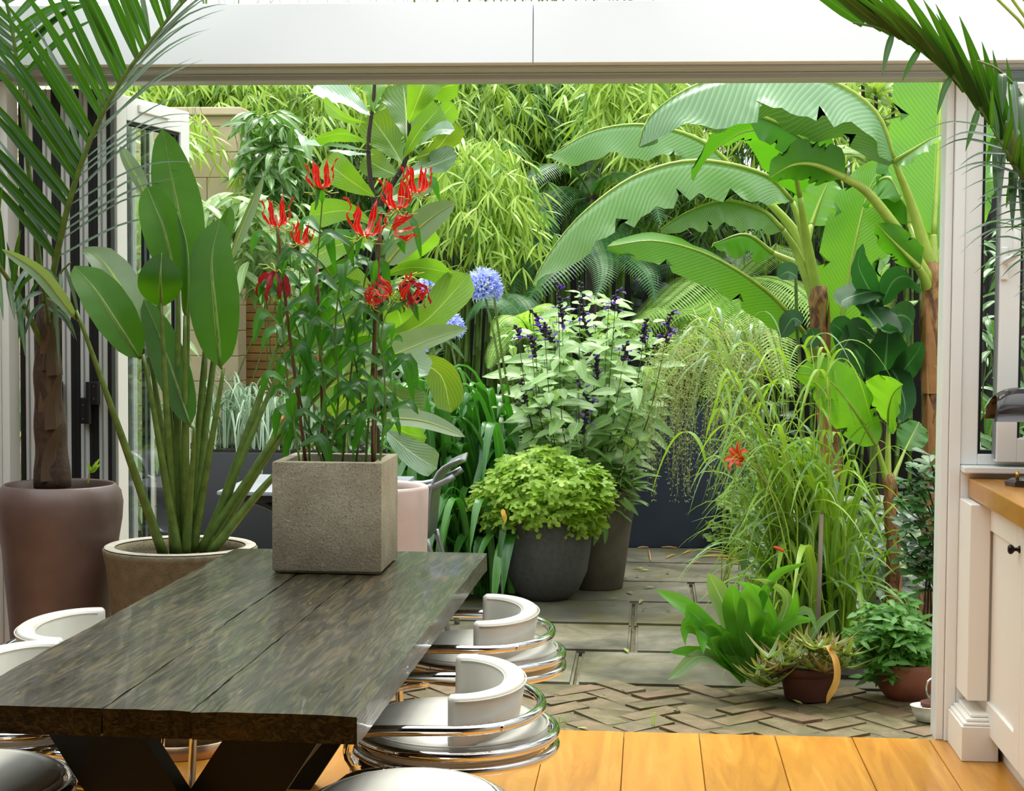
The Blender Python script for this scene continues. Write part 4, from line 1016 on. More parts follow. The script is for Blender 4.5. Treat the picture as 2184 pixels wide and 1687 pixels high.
figs = [((868, 300), (866, 240), (860, 180), 50, FIG, (0, 0, .2)), ((858, 348), (828, 300), (788, 245), 42, FIG, (-.1, 0, .2)), ((861, 338), (890, 285), (940, 226), 30, FIGY, (.3, 0, 0)),
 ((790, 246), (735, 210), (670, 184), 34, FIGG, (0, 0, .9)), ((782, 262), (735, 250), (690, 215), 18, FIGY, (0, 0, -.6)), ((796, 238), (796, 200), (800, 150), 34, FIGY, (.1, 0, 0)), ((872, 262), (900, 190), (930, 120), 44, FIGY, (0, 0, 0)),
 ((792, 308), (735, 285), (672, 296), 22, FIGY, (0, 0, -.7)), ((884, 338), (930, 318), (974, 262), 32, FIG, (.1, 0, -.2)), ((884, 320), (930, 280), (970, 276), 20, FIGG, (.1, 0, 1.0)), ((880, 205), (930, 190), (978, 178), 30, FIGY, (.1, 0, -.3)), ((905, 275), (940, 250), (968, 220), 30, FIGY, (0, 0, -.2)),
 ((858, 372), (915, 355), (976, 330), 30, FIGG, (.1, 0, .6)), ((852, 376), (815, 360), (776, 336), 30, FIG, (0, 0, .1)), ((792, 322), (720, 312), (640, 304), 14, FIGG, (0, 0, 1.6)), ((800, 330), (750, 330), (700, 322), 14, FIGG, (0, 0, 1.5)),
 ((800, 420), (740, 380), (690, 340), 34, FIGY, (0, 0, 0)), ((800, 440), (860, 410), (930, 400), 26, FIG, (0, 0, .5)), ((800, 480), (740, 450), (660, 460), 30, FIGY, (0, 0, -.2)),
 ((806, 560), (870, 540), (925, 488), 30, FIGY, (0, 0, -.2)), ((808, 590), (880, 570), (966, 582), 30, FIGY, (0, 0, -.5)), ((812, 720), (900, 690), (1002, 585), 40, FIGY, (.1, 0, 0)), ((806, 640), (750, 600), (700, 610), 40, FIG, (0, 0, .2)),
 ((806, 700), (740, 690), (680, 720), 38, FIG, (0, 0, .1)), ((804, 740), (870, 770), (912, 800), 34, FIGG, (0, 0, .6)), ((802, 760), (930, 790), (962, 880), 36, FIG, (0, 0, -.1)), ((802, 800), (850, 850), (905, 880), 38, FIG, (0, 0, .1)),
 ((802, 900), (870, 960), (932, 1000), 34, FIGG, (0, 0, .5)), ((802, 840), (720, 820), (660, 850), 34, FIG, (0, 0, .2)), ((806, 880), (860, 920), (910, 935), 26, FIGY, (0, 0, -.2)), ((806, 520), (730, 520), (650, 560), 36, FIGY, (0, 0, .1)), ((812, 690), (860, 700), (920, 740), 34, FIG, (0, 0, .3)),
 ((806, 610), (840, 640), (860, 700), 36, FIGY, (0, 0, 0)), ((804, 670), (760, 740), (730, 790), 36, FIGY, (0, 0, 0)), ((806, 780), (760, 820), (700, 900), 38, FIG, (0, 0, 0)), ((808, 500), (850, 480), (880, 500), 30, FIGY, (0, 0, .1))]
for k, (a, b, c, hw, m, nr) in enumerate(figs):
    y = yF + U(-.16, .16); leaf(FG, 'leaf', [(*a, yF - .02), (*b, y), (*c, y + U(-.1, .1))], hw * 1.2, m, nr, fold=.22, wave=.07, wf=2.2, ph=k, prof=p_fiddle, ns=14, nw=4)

# ---------------------------------------------------------------- bananas
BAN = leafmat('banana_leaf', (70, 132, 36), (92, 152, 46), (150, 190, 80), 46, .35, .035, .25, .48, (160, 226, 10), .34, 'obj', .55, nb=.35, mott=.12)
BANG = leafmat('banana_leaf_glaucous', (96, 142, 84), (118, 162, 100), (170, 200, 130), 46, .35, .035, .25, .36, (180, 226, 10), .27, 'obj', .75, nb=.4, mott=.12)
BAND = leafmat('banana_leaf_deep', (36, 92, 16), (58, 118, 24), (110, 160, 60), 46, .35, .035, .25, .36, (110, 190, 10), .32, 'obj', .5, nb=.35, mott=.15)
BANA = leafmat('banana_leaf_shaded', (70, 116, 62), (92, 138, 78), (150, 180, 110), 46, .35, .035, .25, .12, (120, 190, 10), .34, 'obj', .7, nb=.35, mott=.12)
BPET = simple('banana_petiole', (146, 168, 62), .38, var=.18, vs=10)
def m_ps():
    t = NT('banana_pseudostem'); ps = t.pos((1, 1, .35)); n1 = t.noise(ps, 26, 5, .6, .8); n2 = t.noise(t.pos((1, 1, .12)), 70, 4)
    c = t.ramp(n1, [(.32, lin((58, 34, 20))), (.46, lin((122, 78, 42))), (.6, lin((172, 132, 76))), (.75, lin((120, 120, 52)))])
    c = t.mix(t.math('MULTIPLY', n2, .4), c, lin((60, 36, 20)))
    return t.done(t.pbr(c, .6, 0, t.bump(t.math('ADD', n1, n2), .6, .012), .4))
PST = m_ps()
DRYS = leafmat('dry_banana_sheath', (132, 84, 44), (176, 124, 70), (190, 140, 84), 0, trans=.12, rough=.7, rnd='obj', mott=.5, tcol=(200, 120, 40))
def pseudo(T, pts, r0, r1, ground):
    P = spline(px3(pts) + [ground], 26)
    MB().tube(P, [r1 + (r0 - r1) * (i / 26) + .006 * math.sin(i * 1.9) for i in range(27)], 16).build('pseudostem', PST, T)
    for k in range(9):
        i = 1 + k * 2; b = P[min(25, i + 4)]; t_ = P[i]; a = k * 2.1; d = V((math.cos(a), -abs(math.sin(a)), 0)) * (r0 * 1.03)
        MB().blade([b + d, (b + t_) / 2 + d * 1.05, t_ + d * .98], r0 * .8, d, ns=6, nw=3, fold=-.5, prof=lambda t: (1 - t ** 2.2) * .9 + .05, wave=.06).build('dry_sheath', DRYS, T)
def banana(T, pet, pts, hw, mat, nr=(0, 0, 0), up=False, fold=-.9, wave=.07, r=(.035, .014), **k):
    if pet:
        P = spline(px3(pet + [pts[0]]), 16); MB().tube(P, [r[0] + (r[1] - r[0]) * i / 16 for i in range(17)], 10).build('petiole', BPET, T)
    k.setdefault('prof', p_banana)
    o = leaf(T, 'leaf', pts, hw, mat, nr, up=up, fold=fold, wave=wave, ns=30, nw=5, tear=k.pop('tear', .10), wf=k.pop('wf', 3.1), ph=U(0, 6), **k)
    Q = px3(pts); n = 24; P = spline(Q, n); rr = [max(.002, r[1] * (1 - i / n)) for i in range(n + 1)]
    MB().tube([p for p in P], rr, 7).build('midrib', BPET, o)
UPZ = V((0, 0, 1))
y1_ = 8.5; gnd = atz(1992, 1345, ZG); gnd = V((at(1990, 1000, y1_).x, y1_, ZG))
BA = thing('banana_plant', 'tall banana plant with ragged brown trunk beside the right door jamb', 'plant', gnd)
pseudo(BA, [(1988, 560, y1_), (1986, 700, y1_), (1990, 850, y1_), (1992, 1000, y1_)], .062, .05, gnd)
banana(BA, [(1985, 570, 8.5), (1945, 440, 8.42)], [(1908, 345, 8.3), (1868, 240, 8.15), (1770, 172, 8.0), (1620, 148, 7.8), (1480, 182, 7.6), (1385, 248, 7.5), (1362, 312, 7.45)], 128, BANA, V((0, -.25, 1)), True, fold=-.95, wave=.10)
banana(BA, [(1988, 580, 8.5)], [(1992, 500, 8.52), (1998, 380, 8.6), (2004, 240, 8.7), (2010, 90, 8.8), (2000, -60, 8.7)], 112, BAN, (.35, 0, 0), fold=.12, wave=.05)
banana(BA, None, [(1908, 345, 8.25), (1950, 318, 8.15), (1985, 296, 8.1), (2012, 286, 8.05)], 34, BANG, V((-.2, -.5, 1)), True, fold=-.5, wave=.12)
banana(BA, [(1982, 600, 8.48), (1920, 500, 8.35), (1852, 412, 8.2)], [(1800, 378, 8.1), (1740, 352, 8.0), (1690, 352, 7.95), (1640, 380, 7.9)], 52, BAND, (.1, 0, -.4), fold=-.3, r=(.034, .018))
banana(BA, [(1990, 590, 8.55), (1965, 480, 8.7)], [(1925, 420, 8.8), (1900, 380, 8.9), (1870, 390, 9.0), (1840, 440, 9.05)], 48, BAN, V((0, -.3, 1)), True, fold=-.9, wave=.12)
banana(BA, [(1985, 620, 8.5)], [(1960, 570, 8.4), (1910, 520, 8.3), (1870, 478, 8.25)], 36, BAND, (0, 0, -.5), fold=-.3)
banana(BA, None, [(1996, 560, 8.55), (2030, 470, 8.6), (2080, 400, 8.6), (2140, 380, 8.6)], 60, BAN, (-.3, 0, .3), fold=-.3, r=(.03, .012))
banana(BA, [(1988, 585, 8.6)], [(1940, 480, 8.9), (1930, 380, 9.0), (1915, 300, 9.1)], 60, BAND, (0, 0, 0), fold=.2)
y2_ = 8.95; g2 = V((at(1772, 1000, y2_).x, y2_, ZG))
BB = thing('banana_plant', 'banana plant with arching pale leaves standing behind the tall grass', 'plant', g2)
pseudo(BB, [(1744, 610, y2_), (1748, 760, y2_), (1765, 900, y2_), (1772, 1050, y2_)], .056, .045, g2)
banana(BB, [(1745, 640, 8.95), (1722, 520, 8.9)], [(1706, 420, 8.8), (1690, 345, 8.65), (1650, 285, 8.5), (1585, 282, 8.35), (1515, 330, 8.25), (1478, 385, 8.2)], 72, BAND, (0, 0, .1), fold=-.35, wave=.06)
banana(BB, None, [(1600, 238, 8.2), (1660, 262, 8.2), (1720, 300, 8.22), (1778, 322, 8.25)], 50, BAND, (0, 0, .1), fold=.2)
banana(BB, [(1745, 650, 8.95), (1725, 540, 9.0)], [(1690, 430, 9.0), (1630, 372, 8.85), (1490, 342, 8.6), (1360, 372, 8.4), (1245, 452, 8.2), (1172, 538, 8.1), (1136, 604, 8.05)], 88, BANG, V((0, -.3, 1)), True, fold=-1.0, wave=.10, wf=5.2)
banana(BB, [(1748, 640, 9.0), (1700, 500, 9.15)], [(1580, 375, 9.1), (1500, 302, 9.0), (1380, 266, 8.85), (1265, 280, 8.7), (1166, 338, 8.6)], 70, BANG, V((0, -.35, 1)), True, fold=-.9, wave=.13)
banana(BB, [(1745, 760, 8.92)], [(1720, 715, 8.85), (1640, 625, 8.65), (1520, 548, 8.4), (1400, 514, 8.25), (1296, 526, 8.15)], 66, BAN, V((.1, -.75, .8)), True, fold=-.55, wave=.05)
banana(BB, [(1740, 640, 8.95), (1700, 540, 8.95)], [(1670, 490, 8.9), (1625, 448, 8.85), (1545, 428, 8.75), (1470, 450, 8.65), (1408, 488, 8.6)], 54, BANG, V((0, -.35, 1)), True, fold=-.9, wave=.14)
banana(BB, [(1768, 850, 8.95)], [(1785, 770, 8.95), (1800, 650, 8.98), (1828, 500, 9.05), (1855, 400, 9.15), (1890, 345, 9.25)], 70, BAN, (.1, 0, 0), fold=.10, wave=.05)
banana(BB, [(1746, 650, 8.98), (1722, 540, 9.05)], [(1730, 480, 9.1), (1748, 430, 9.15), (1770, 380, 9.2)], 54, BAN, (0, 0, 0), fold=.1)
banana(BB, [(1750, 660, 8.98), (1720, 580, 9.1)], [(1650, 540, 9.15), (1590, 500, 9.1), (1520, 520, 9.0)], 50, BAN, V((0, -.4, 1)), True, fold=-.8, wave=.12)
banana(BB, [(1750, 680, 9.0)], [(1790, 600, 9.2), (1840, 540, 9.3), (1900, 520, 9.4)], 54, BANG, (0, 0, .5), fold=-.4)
y3_ = 8.0; g3 = V((at(1905, 1200, y3_).x, y3_, ZG))
BC = thing('banana_plant', 'young short banana plant with two lime leaves between the taller trunks', 'plant', g3)
pseudo(BC, [(1894, 1010, y3_), (1900, 1100, y3_), (1905, 1200, y3_)], .036, .026, g3)
banana(BC, [(1893, 1030, 8.0)], [(1870, 950, 7.95), (1815, 865, 7.85), (1760, 806, 7.75), (1698, 796, 7.7)], 58, BAN, (.2, 0, .1), fold=-.25, r=(.018, .009), prof=p_oblong)
banana(BC, [(1894, 1030, 8.0), (1894, 950, 8.0)], [(1895, 905, 7.98), (1896, 872, 7.9), (1905, 840, 7.8), (1925, 820, 7.72)], 66, BAN, V((.1, -.6, .7)), True, fold=-.35, r=(.018, .009), prof=p_oblong)
banana(BC, [(1897, 1040, 8.0)], [(1930, 960, 8.1), (1960, 900, 8.2)], 34, BAND, (0, 0, 0), fold=.2, r=(.014, .006), prof=p_oblong)
# canna, dark leaves in the shade
CAN = leafmat('canna_leaf', (26, 64, 30), (46, 90, 42), (120, 160, 110), 30, .8, .04, .25, .2, (60, 150, 30), .45, 'obj', .4, nb=.3)
yc_ = 8.6; gc = V((at(1880, 1000, yc_).x, yc_ + .25, ZG)); CN = thing('canna_plant', 'dark green canna with broad drooping leaves between banana trunks', 'plant', gc)
stem(CN, 'stalk', [gc, at(1862, 900, yc_ + .2), at(1868, 780, yc_ + .15), at(1880, 640, yc_ + .1)], .02, .01, PET, px=False)
for pts, hw, nr, m in (([(1868, 640), (1850, 650), (1880, 690), (1880, 705)], 60, (0, 0, .5), CAN), ([(1880, 620), (1840, 625), (1800, 640), (1795, 655)], 40, (0, 0, .6), CAN), ([(1880, 690), (1920, 672), (1945, 690), (1935, 730)], 40, (0, 0, .5), CAN),
    ([(1885, 830), (1888, 780), (1892, 730), (1895, 690)], 56, (.1, 0, 0), CAN), ([(1882, 860), (1920, 800), (1950, 760), (1968, 730)], 34, (0, 0, .3), CAN), ([(1862, 800), (1820, 740), (1790, 700), (1770, 690)], 40, (0, 0, .3), CAN), ([(1870, 880), (1830, 850), (1800, 880), (1790, 920)], 36, (0, 0, .4), CAN),
    ([(1866, 720), (1830, 700), (1800, 740), (1770, 790)], 34, (0, 0, .5), CAN), ([(1875, 760), (1910, 800), (1930, 860), (1925, 900)], 36, (0, 0, .5), CAN), ([(1880, 650), (1905, 600), (1935, 590), (1965, 620)], 34, (0, 0, .4), CAN), ([(1868, 640), (1845, 600), (1830, 560), (1840, 520)], 34, (0, 0, .2), CAN)):
    leaf(CN, 'leaf', [(x, y, yc_ + .15 * (1 - i) + U(-.1, .05)) for i, (x, y) in enumerate(pts)], hw * 1.1, m, nr, fold=.15, wave=.05, prof=p_canna)
for pts in ([(1712, 690), (1690, 680), (1665, 720)], [(1700, 590), (1680, 580), (1660, 592)], [(1720, 740), (1735, 715), (1730, 700)]):
    leaf(CN, 'leaf', [(x, y, 8.7) for x, y in pts], 22, CAN, (0, 0, .6), fold=.2)
stem(CN, 'stalk', [V((at(1712, 900, 8.75).x, 8.8, ZG)), at(1712, 900, 8.75), at(1700, 700, 8.75), at(1697, 560, 8.75)], .012, .008, PET, px=False)
# ================================================================ the garden planting
def inpoly(x, y, P):
    c = False; j = len(P) - 1
    for i in range(len(P)):
        if (P[i][1] > y) != (P[j][1] > y) and x < (P[j][0] - P[i][0]) * (y - P[i][1]) / (P[j][1] - P[i][1]) + P[i][0]: c = not c
        j = i
    return c
def sample(P):
    xs = [p[0] for p in P]; ys = [p[1] for p in P]
    while True:
        x, y = U(min(xs), max(xs)), U(min(ys), max(ys))
        if inpoly(x, y, P): return x, y
def rdir(zlo=-1, zhi=1):
    a = U(0, 2 * PI); z = U(zlo, zhi); r = math.sqrt(max(0, 1 - z * z)); return V((r * math.cos(a), r * math.sin(a), z))

# ---------------------------------------------------------------- bamboo
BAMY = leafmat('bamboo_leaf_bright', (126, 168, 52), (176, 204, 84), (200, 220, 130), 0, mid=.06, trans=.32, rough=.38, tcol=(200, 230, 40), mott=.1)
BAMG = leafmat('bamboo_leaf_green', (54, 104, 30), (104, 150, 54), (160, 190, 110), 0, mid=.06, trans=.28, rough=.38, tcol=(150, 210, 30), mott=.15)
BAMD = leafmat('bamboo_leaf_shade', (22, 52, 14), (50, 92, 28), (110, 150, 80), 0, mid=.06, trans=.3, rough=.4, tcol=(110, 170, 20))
CANE = simple('bamboo_cane', (92, 122, 44), .4, var=.3, vs=12)
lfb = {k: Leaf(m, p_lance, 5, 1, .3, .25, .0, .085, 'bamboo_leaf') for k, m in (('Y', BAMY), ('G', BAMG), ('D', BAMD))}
def bamboo(label, regions, canes, basex, Yb, kind='G', lim=220):
    T = thing('bamboo', label, 'plant', V((at(basex, 800, Yb).x, Yb, -.035)), 'bamboo screen along the fence')
    T['group'] = 'bamboo screen along the fence'
    for (xb, xt, yt) in canes:
        Yc = Yb + U(-.35, .35); p0 = V((at(xb, 800, Yc).x, Yc, -.035)); p1 = at(xt, yt, Yc + U(-.3, .1)); k = 15
        pts = []; rr = []; rad = U(.009, .021)
        for i in range(k + 1):
            t = i / k; p = p0.lerp(p1, t) + V((math.sin(t * 3) * .05, 0, 0))
            for dz, f in ((-.006, 1), (0, 1.22), (.006, 1)): pts.append(p + V((0, 0, dz))); rr.append(rad * f * (1 - .55 * t))
        MB().tube(pts, rr, 6).build('cane', CANE, T)
    Ms = {'Y': [], 'G': [], 'D': []}; tw = MB()
    for (poly, n, Y0, Y1, kd, lp, dn) in regions:
        for _ in range(n):
            x, y = sample(poly); Yq = U(Y0, Y1); p = at(x, y, Yq); s = Yq / FPX
            d = V((U(-.8, .8), U(-.6, .3), -dn * U(.5, 1.2))); d.normalize(); Lt = U(80, 150) * s
            if random.random() < .5: tw.tube([p - d * Lt * .5 + V((0, 0, Lt * .3)), p, p + d * Lt], [.002, .0018, .0012], 4, cap=False)
            kk = kd if random.random() < .8 else random.choice('YG')
            for node in (.15, .6, 1.0):                                   # leaf fans at the nodes
                b0 = p + d * Lt * node; m = random.randint(3, 5); sw = V((U(-1, 1), U(-.5, .5), U(-.3, .3))).normalized()
                for j in range(m):
                    f_ = (j / (m - 1) - .5) * 2.3 + U(-.2, .2)
                    dd = (d * math.cos(f_) + sw * math.sin(f_) + V((0, U(-.4, .1), -.3))).normalized()
                    Ln = U(.7, 1.2) * lp * .9 * s
                    Ms[kk].append(mfrom(b0 + rdir() * .004, dd, V((U(-.6, .6), U(-1.1, 0), .8)), Ln, Ln * U(.85, 1.2)))
    for k, M in Ms.items():
        if M: leafy(T, lfb[k], M, lim if k == kind else lim // 4, bulk='foliage')
    if tw.v: tw.build('twigs', CANE, T, kind='stuff')
    return T
def cn(n, x0, x1, lean=60): 
    r = []
    for _ in range(n):
        x = U(x0, x1); r.append((x, x + U(-lean, lean), U(-40, 120)))
    return r
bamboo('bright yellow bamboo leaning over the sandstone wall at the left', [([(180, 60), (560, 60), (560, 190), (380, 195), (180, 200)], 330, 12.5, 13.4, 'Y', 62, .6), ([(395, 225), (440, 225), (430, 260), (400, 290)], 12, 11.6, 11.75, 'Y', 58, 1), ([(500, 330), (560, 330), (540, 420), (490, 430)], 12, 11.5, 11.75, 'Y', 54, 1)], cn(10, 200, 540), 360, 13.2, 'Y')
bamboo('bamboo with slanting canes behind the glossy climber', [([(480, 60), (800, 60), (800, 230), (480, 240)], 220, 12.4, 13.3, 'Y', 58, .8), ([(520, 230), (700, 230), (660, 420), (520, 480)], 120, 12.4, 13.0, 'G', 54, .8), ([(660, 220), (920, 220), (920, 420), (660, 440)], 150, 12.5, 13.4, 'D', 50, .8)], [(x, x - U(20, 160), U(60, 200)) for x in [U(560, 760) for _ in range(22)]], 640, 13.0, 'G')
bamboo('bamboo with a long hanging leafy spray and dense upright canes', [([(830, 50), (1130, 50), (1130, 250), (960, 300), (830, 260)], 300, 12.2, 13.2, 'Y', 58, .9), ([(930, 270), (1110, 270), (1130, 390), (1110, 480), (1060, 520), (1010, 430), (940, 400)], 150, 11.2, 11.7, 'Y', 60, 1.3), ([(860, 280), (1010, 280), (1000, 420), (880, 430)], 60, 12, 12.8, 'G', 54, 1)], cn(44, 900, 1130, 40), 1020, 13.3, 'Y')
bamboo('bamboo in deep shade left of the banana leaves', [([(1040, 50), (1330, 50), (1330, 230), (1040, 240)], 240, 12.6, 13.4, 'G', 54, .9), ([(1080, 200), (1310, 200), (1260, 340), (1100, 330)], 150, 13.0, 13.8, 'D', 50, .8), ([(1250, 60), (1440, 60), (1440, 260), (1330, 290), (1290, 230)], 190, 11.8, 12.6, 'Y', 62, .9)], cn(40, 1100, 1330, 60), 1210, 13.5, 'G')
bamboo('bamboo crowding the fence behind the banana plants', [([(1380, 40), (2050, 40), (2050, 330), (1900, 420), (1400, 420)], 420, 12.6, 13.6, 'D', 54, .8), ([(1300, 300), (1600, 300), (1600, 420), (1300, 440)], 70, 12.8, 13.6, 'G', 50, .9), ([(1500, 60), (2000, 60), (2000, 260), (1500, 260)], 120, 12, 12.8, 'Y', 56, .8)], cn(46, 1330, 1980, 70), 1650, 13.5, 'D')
bamboo('dense bamboo mass against the far left boundary behind the folded doors', [([(-500, 150), (300, 150), (300, 900), (-500, 900)], 130, 11.0, 12.0, 'Y', 60, .7)], cn(14, -300, 260), 0, 11.0, 'G', 80)

# ---------------------------------------------------------------- climbers at the left
CLG = leafmat('climber_leaf_glossy', (58, 98, 40), (100, 140, 64), (160, 190, 130), 6, .9, .05, .14, .22, (120, 190, 40), .26, 'island', .6, nb=.2)
CLP = leafmat('climber_leaf_pale', (110, 148, 84), (158, 184, 120), (200, 214, 170), 6, .9, .05, .14, .3, (180, 220, 70), .3, 'island', .55, nb=.2)
lfc = [Leaf(CLG, p_lance, 7, 2, .3, .45, .04, .21, 'climber_leaf'), Leaf(CLP, p_lance, 7, 2, .3, .5, .05, .2, 'climber_leaf')]
def shrub(name, label, poly, n, Y0, Y1, base, lf, lp, down=.4, lim=250, stems=8, group=None, up=.0, cat='plant', smat=None):
    T = thing(name, label, cat, base, group); Ms = []
    for _ in range(n):
        x, y = sample(poly); Yq = U(Y0, Y1); p = at(x, y, Yq); s = Yq / FPX
        a = U(0, 2 * PI); d = V((math.cos(a), math.sin(a) - .3, U(-1, .2) * down + up)).normalized()
        Ln = U(.7, 1.25) * lp * s; Ms.append(mfrom(p, d, V((U(-.5, .5), U(-.8, .1), 1)), Ln, Ln * U(.85, 1.15)))
    leafy(T, lf, Ms, lim)
    mb = MB()
    for i in range(stems):
        x, y = sample(poly); q = at(x, y, (Y0 + Y1) / 2); mb = MB()
        mb.tube(spline([V(base) + V((U(-.06, .06), U(-.06, .06), 0)), V(base).lerp(q, .5) + V((U(-.1, .1), 0, U(0, .15))), q], 10), [.008 - .005 * k / 10 for k in range(11)], 5); mb.build('stem', smat or PET, T)
    return T
b = at(590, 900, 11.7); shrub('climbing_shrub', 'glossy leaved climber hanging over the end of the sandstone wall', [(520, 235), (600, 235), (650, 300), (640, 400), (560, 420), (515, 380)], 190, 11.3, 11.75, (b.x, 11.75, -.035), lfc[0], 66, .9, stems=3)
b = at(520, 900, 11.5); shrub('climbing_shrub', 'pale leaved climber spilling in front of the sandstone wall', [(420, 420), (520, 405), (640, 430), (660, 560), (600, 610), (520, 610), (430, 560)], 330, 11.0, 11.6, (b.x - .35, 11.5, -.035), lfc[1], 70, .8, stems=3)
b = at(330, 900, 10.6); shrub('climbing_shrub', 'pale leaved shrub seen through the open glass door', [(120, 300), (420, 300), (400, 1060), (120, 1060)], 420, 10.4, 11.0, (b.x, 10.7, -.035), lfc[1], 60, .8)
b = at(700, 900, 11.3); shrub('shade_shrub', 'dark leafy shrub filling the bed behind the fig pot', [(620, 600), (960, 560), (960, 900), (640, 980)], 420, 10.8, 11.6, (b.x, 11.3, -.035), lfc[0], 58, .7)
b = at(2120, 900, 9.2); shrub('shade_shrub', 'leafy shrub seen through the side window at the right', [(2000, 480), (2260, 480), (2260, 1040), (2000, 1040)], 260, 9.0, 9.8, (b.x, 9.5, ZG), lfc[0], 60, .7)

# loquat-like shrub, top right
LOQ = leafmat('loquat_leaf', (110, 150, 60), (160, 190, 90), (200, 214, 150), 12, 1.0, .04, .12, .4, (200, 230, 50), .35, 'island', nb=.3)
lq = Leaf(LOQ, p_lance, 8, 2, .25, .3, .03, .2, 'loquat_leaf')
T = thing('loquat_shrub', 'shrub with whorls of ribbed lime leaves above the banana plant', 'plant', (at(1890, 800, 11.6).x, 11.6, -.035)); Ms = []
for cx, cy, nn in ((1868, 205, 14), (1905, 230, 14), (1880, 265, 12), (1925, 275, 12), (1840, 180, 10), (1850, 345, 10), (1760, 330, 8)):
    c = at(cx, cy, 11.3)
    for k in range(nn):
        a = k * 2.4; d = V((math.cos(a), math.sin(a) * .8 - .2, U(.1, .9))).normalized(); Ln = U(60, 88) * 11.3 / FPX; Ms.append(mfrom(c + V((0, 0, U(-.03, .03))), d, V((0, -.5, 1)), Ln, Ln))
    MB().tube(spline([T.location.copy(), T.location.lerp(c, .5) + V((0, .1, .1)), c], 10), .012, 6).build('stem', FSTEM, T)
leafy(T, lq, Ms, 200)

# ---------------------------------------------------------------- ferns
FERN = leafmat('fern_bright', (140, 190, 76), (180, 220, 110), None, 0, trans=.45, rough=.45, rnd='island', tcol=(200, 240, 60), mott=.1)
FERND = leafmat('fern_deep', (36, 86, 40), (62, 120, 54), None, 0, trans=.35, rough=.45, rnd='island', tcol=(110, 190, 40))
FRAC = simple('fern_rachis', (96, 110, 50), .6)
def fernfrond(T, pts, wpx, mat, nr=V((0, -.35, 1)), n=30, sag=.25, px=True):
    P = spline(px3(pts) if px else pts, 2 * n); Yq = P[0].y; hw = wpx * Yq / FPX
    mb = MB(); mb.cur = 1; mb.tube(P, [.006 * (1 - i / (2 * n + 1)) + .0008 for i in range(2 * n + 1)], 5, cap=False); mb.cur = 0
    N = V(nr)
    for i in range(3, 2 * n, 1):
        t = i / (2 * n); T_ = (P[min(i + 1, 2 * n)] - P[i - 1]).normalized(); sd = T_.cross(N)
        if sd.length < 1e-4: continue
        sd.normalize(); nn = sd.cross(T_).normalized(); L = hw * (math.sin(PI * min(1, t * .93 + .07) ** .8) ** .8)
        if L < .01: continue
        seg = (P[2] - P[0]).length * .5
        for s in (-1, 1):
            d = (sd * s + T_ * .35).normalized(); k = 7; w = max(.004, seg * .62); vs = []; fs = []
            for q in range(k + 1):
                u = q / k; c = P[i] + d * L * u - V((0, 0, 1)) * sag * L * u * u; wv = w * (1 - u * .85) * (1.0 if q % 2 else .55)
                vs += [c + T_ * wv, c - T_ * wv]
            for q in range(k): fs.append((2 * q, 2 * q + 1, 2 * q + 3, 2 * q + 2))
            mb.add(vs, fs)
    return mb.build('frond', [mat, FRAC], T)
def fern(label, cx, cy, Yc, fronds, trunk=True, name='tree_fern'):
    c = at(cx, cy, Yc); T = thing(name, label, 'plant', (c.x, Yc, -.035))
    if trunk: MB().tube([(c.x, Yc, -.035), (c.x + .02, Yc, c.z * .5), (c.x, Yc, c.z)], [.07, .05, .045], 12).build('trunk', FSTEM, T)
    for (pts, w, m) in fronds:
        fernfrond(T, [(cx, cy, Yc)] + [(x, y, Yc + dy) for x, y, dy in pts], w, m)
    return T
fern('deep green tree fern with long drooping fronds in front of the bamboo canes', 1262, 420, 12.2,
     [([(1200, 400, -.2), (1140, 460, -.5), (1105, 560, -.7), (1090, 650, -.8)], 62, FERND), ([(1230, 370, -.1), (1180, 350, -.3), (1120, 390, -.5), (1090, 460, -.6)], 48, FERND), ([(1250, 500, -.5), (1200, 560, -.8), (1140, 620, -1.0), (1100, 690, -1.1)], 58, FERND),
      ([(1290, 380, -.2), (1340, 370, -.5), (1390, 420, -.7), (1410, 480, -.8)], 50, FERND), ([(1270, 500, -.5), (1290, 570, -.9), (1270, 640, -1.1)], 52, FERND), ([(1320, 520, -.5), (1380, 580, -.8), (1400, 650, -.9)], 56, FERND), ([(1200, 440, .2), (1150, 520, .2), (1130, 600, .2)], 54, FERND), ([(1260, 360, .3), (1270, 330, .5), (1330, 340, .8)], 44, FERND)])
fern('bright lime tree fern spreading wide fronds below the bananas', 1560, 600, 12.75,
     [([(1500, 590, -.4), (1430, 640, -.7), (1360, 700, -.9), (1320, 760, -1.0)], 76, FERN), ([(1530, 640, -.5), (1480, 700, -.9), (1420, 770, -1.1), (1380, 830, -1.2)], 78, FERN), ([(1560, 660, -.5), (1560, 730, -1.0), (1530, 800, -1.2), (1500, 850, -1.3)], 76, FERN),
      ([(1600, 640, -.5), (1640, 700, -.9), (1670, 780, -1.1), (1690, 850, -1.2)], 74, FERN), ([(1620, 590, -.3), (1690, 610, -.6), (1760, 680, -.8), (1800, 760, -.9)], 72, FERN), ([(1600, 560, .1), (1660, 530, .1), (1730, 560, 0), (1780, 620, 0)], 66, FERN),
      ([(1530, 560, .1), (1470, 545, .2), (1400, 570, .2), (1350, 630, .2)], 64, FERND), ([(1570, 550, .4), (1590, 500, .8), (1640, 490, 1.0)], 54, FERND), ([(1510, 650, -.2), (1450, 660, -.4), (1380, 690, -.5), (1320, 720, -.6)], 62, FERN), ([(1650, 620, 0), (1720, 640, 0), (1800, 600, 0), (1860, 620, 0)], 60, FERN), ([(1480, 660, -.9), (1400, 660, -1.2), (1340, 700, -1.4)], 56, FERN)])
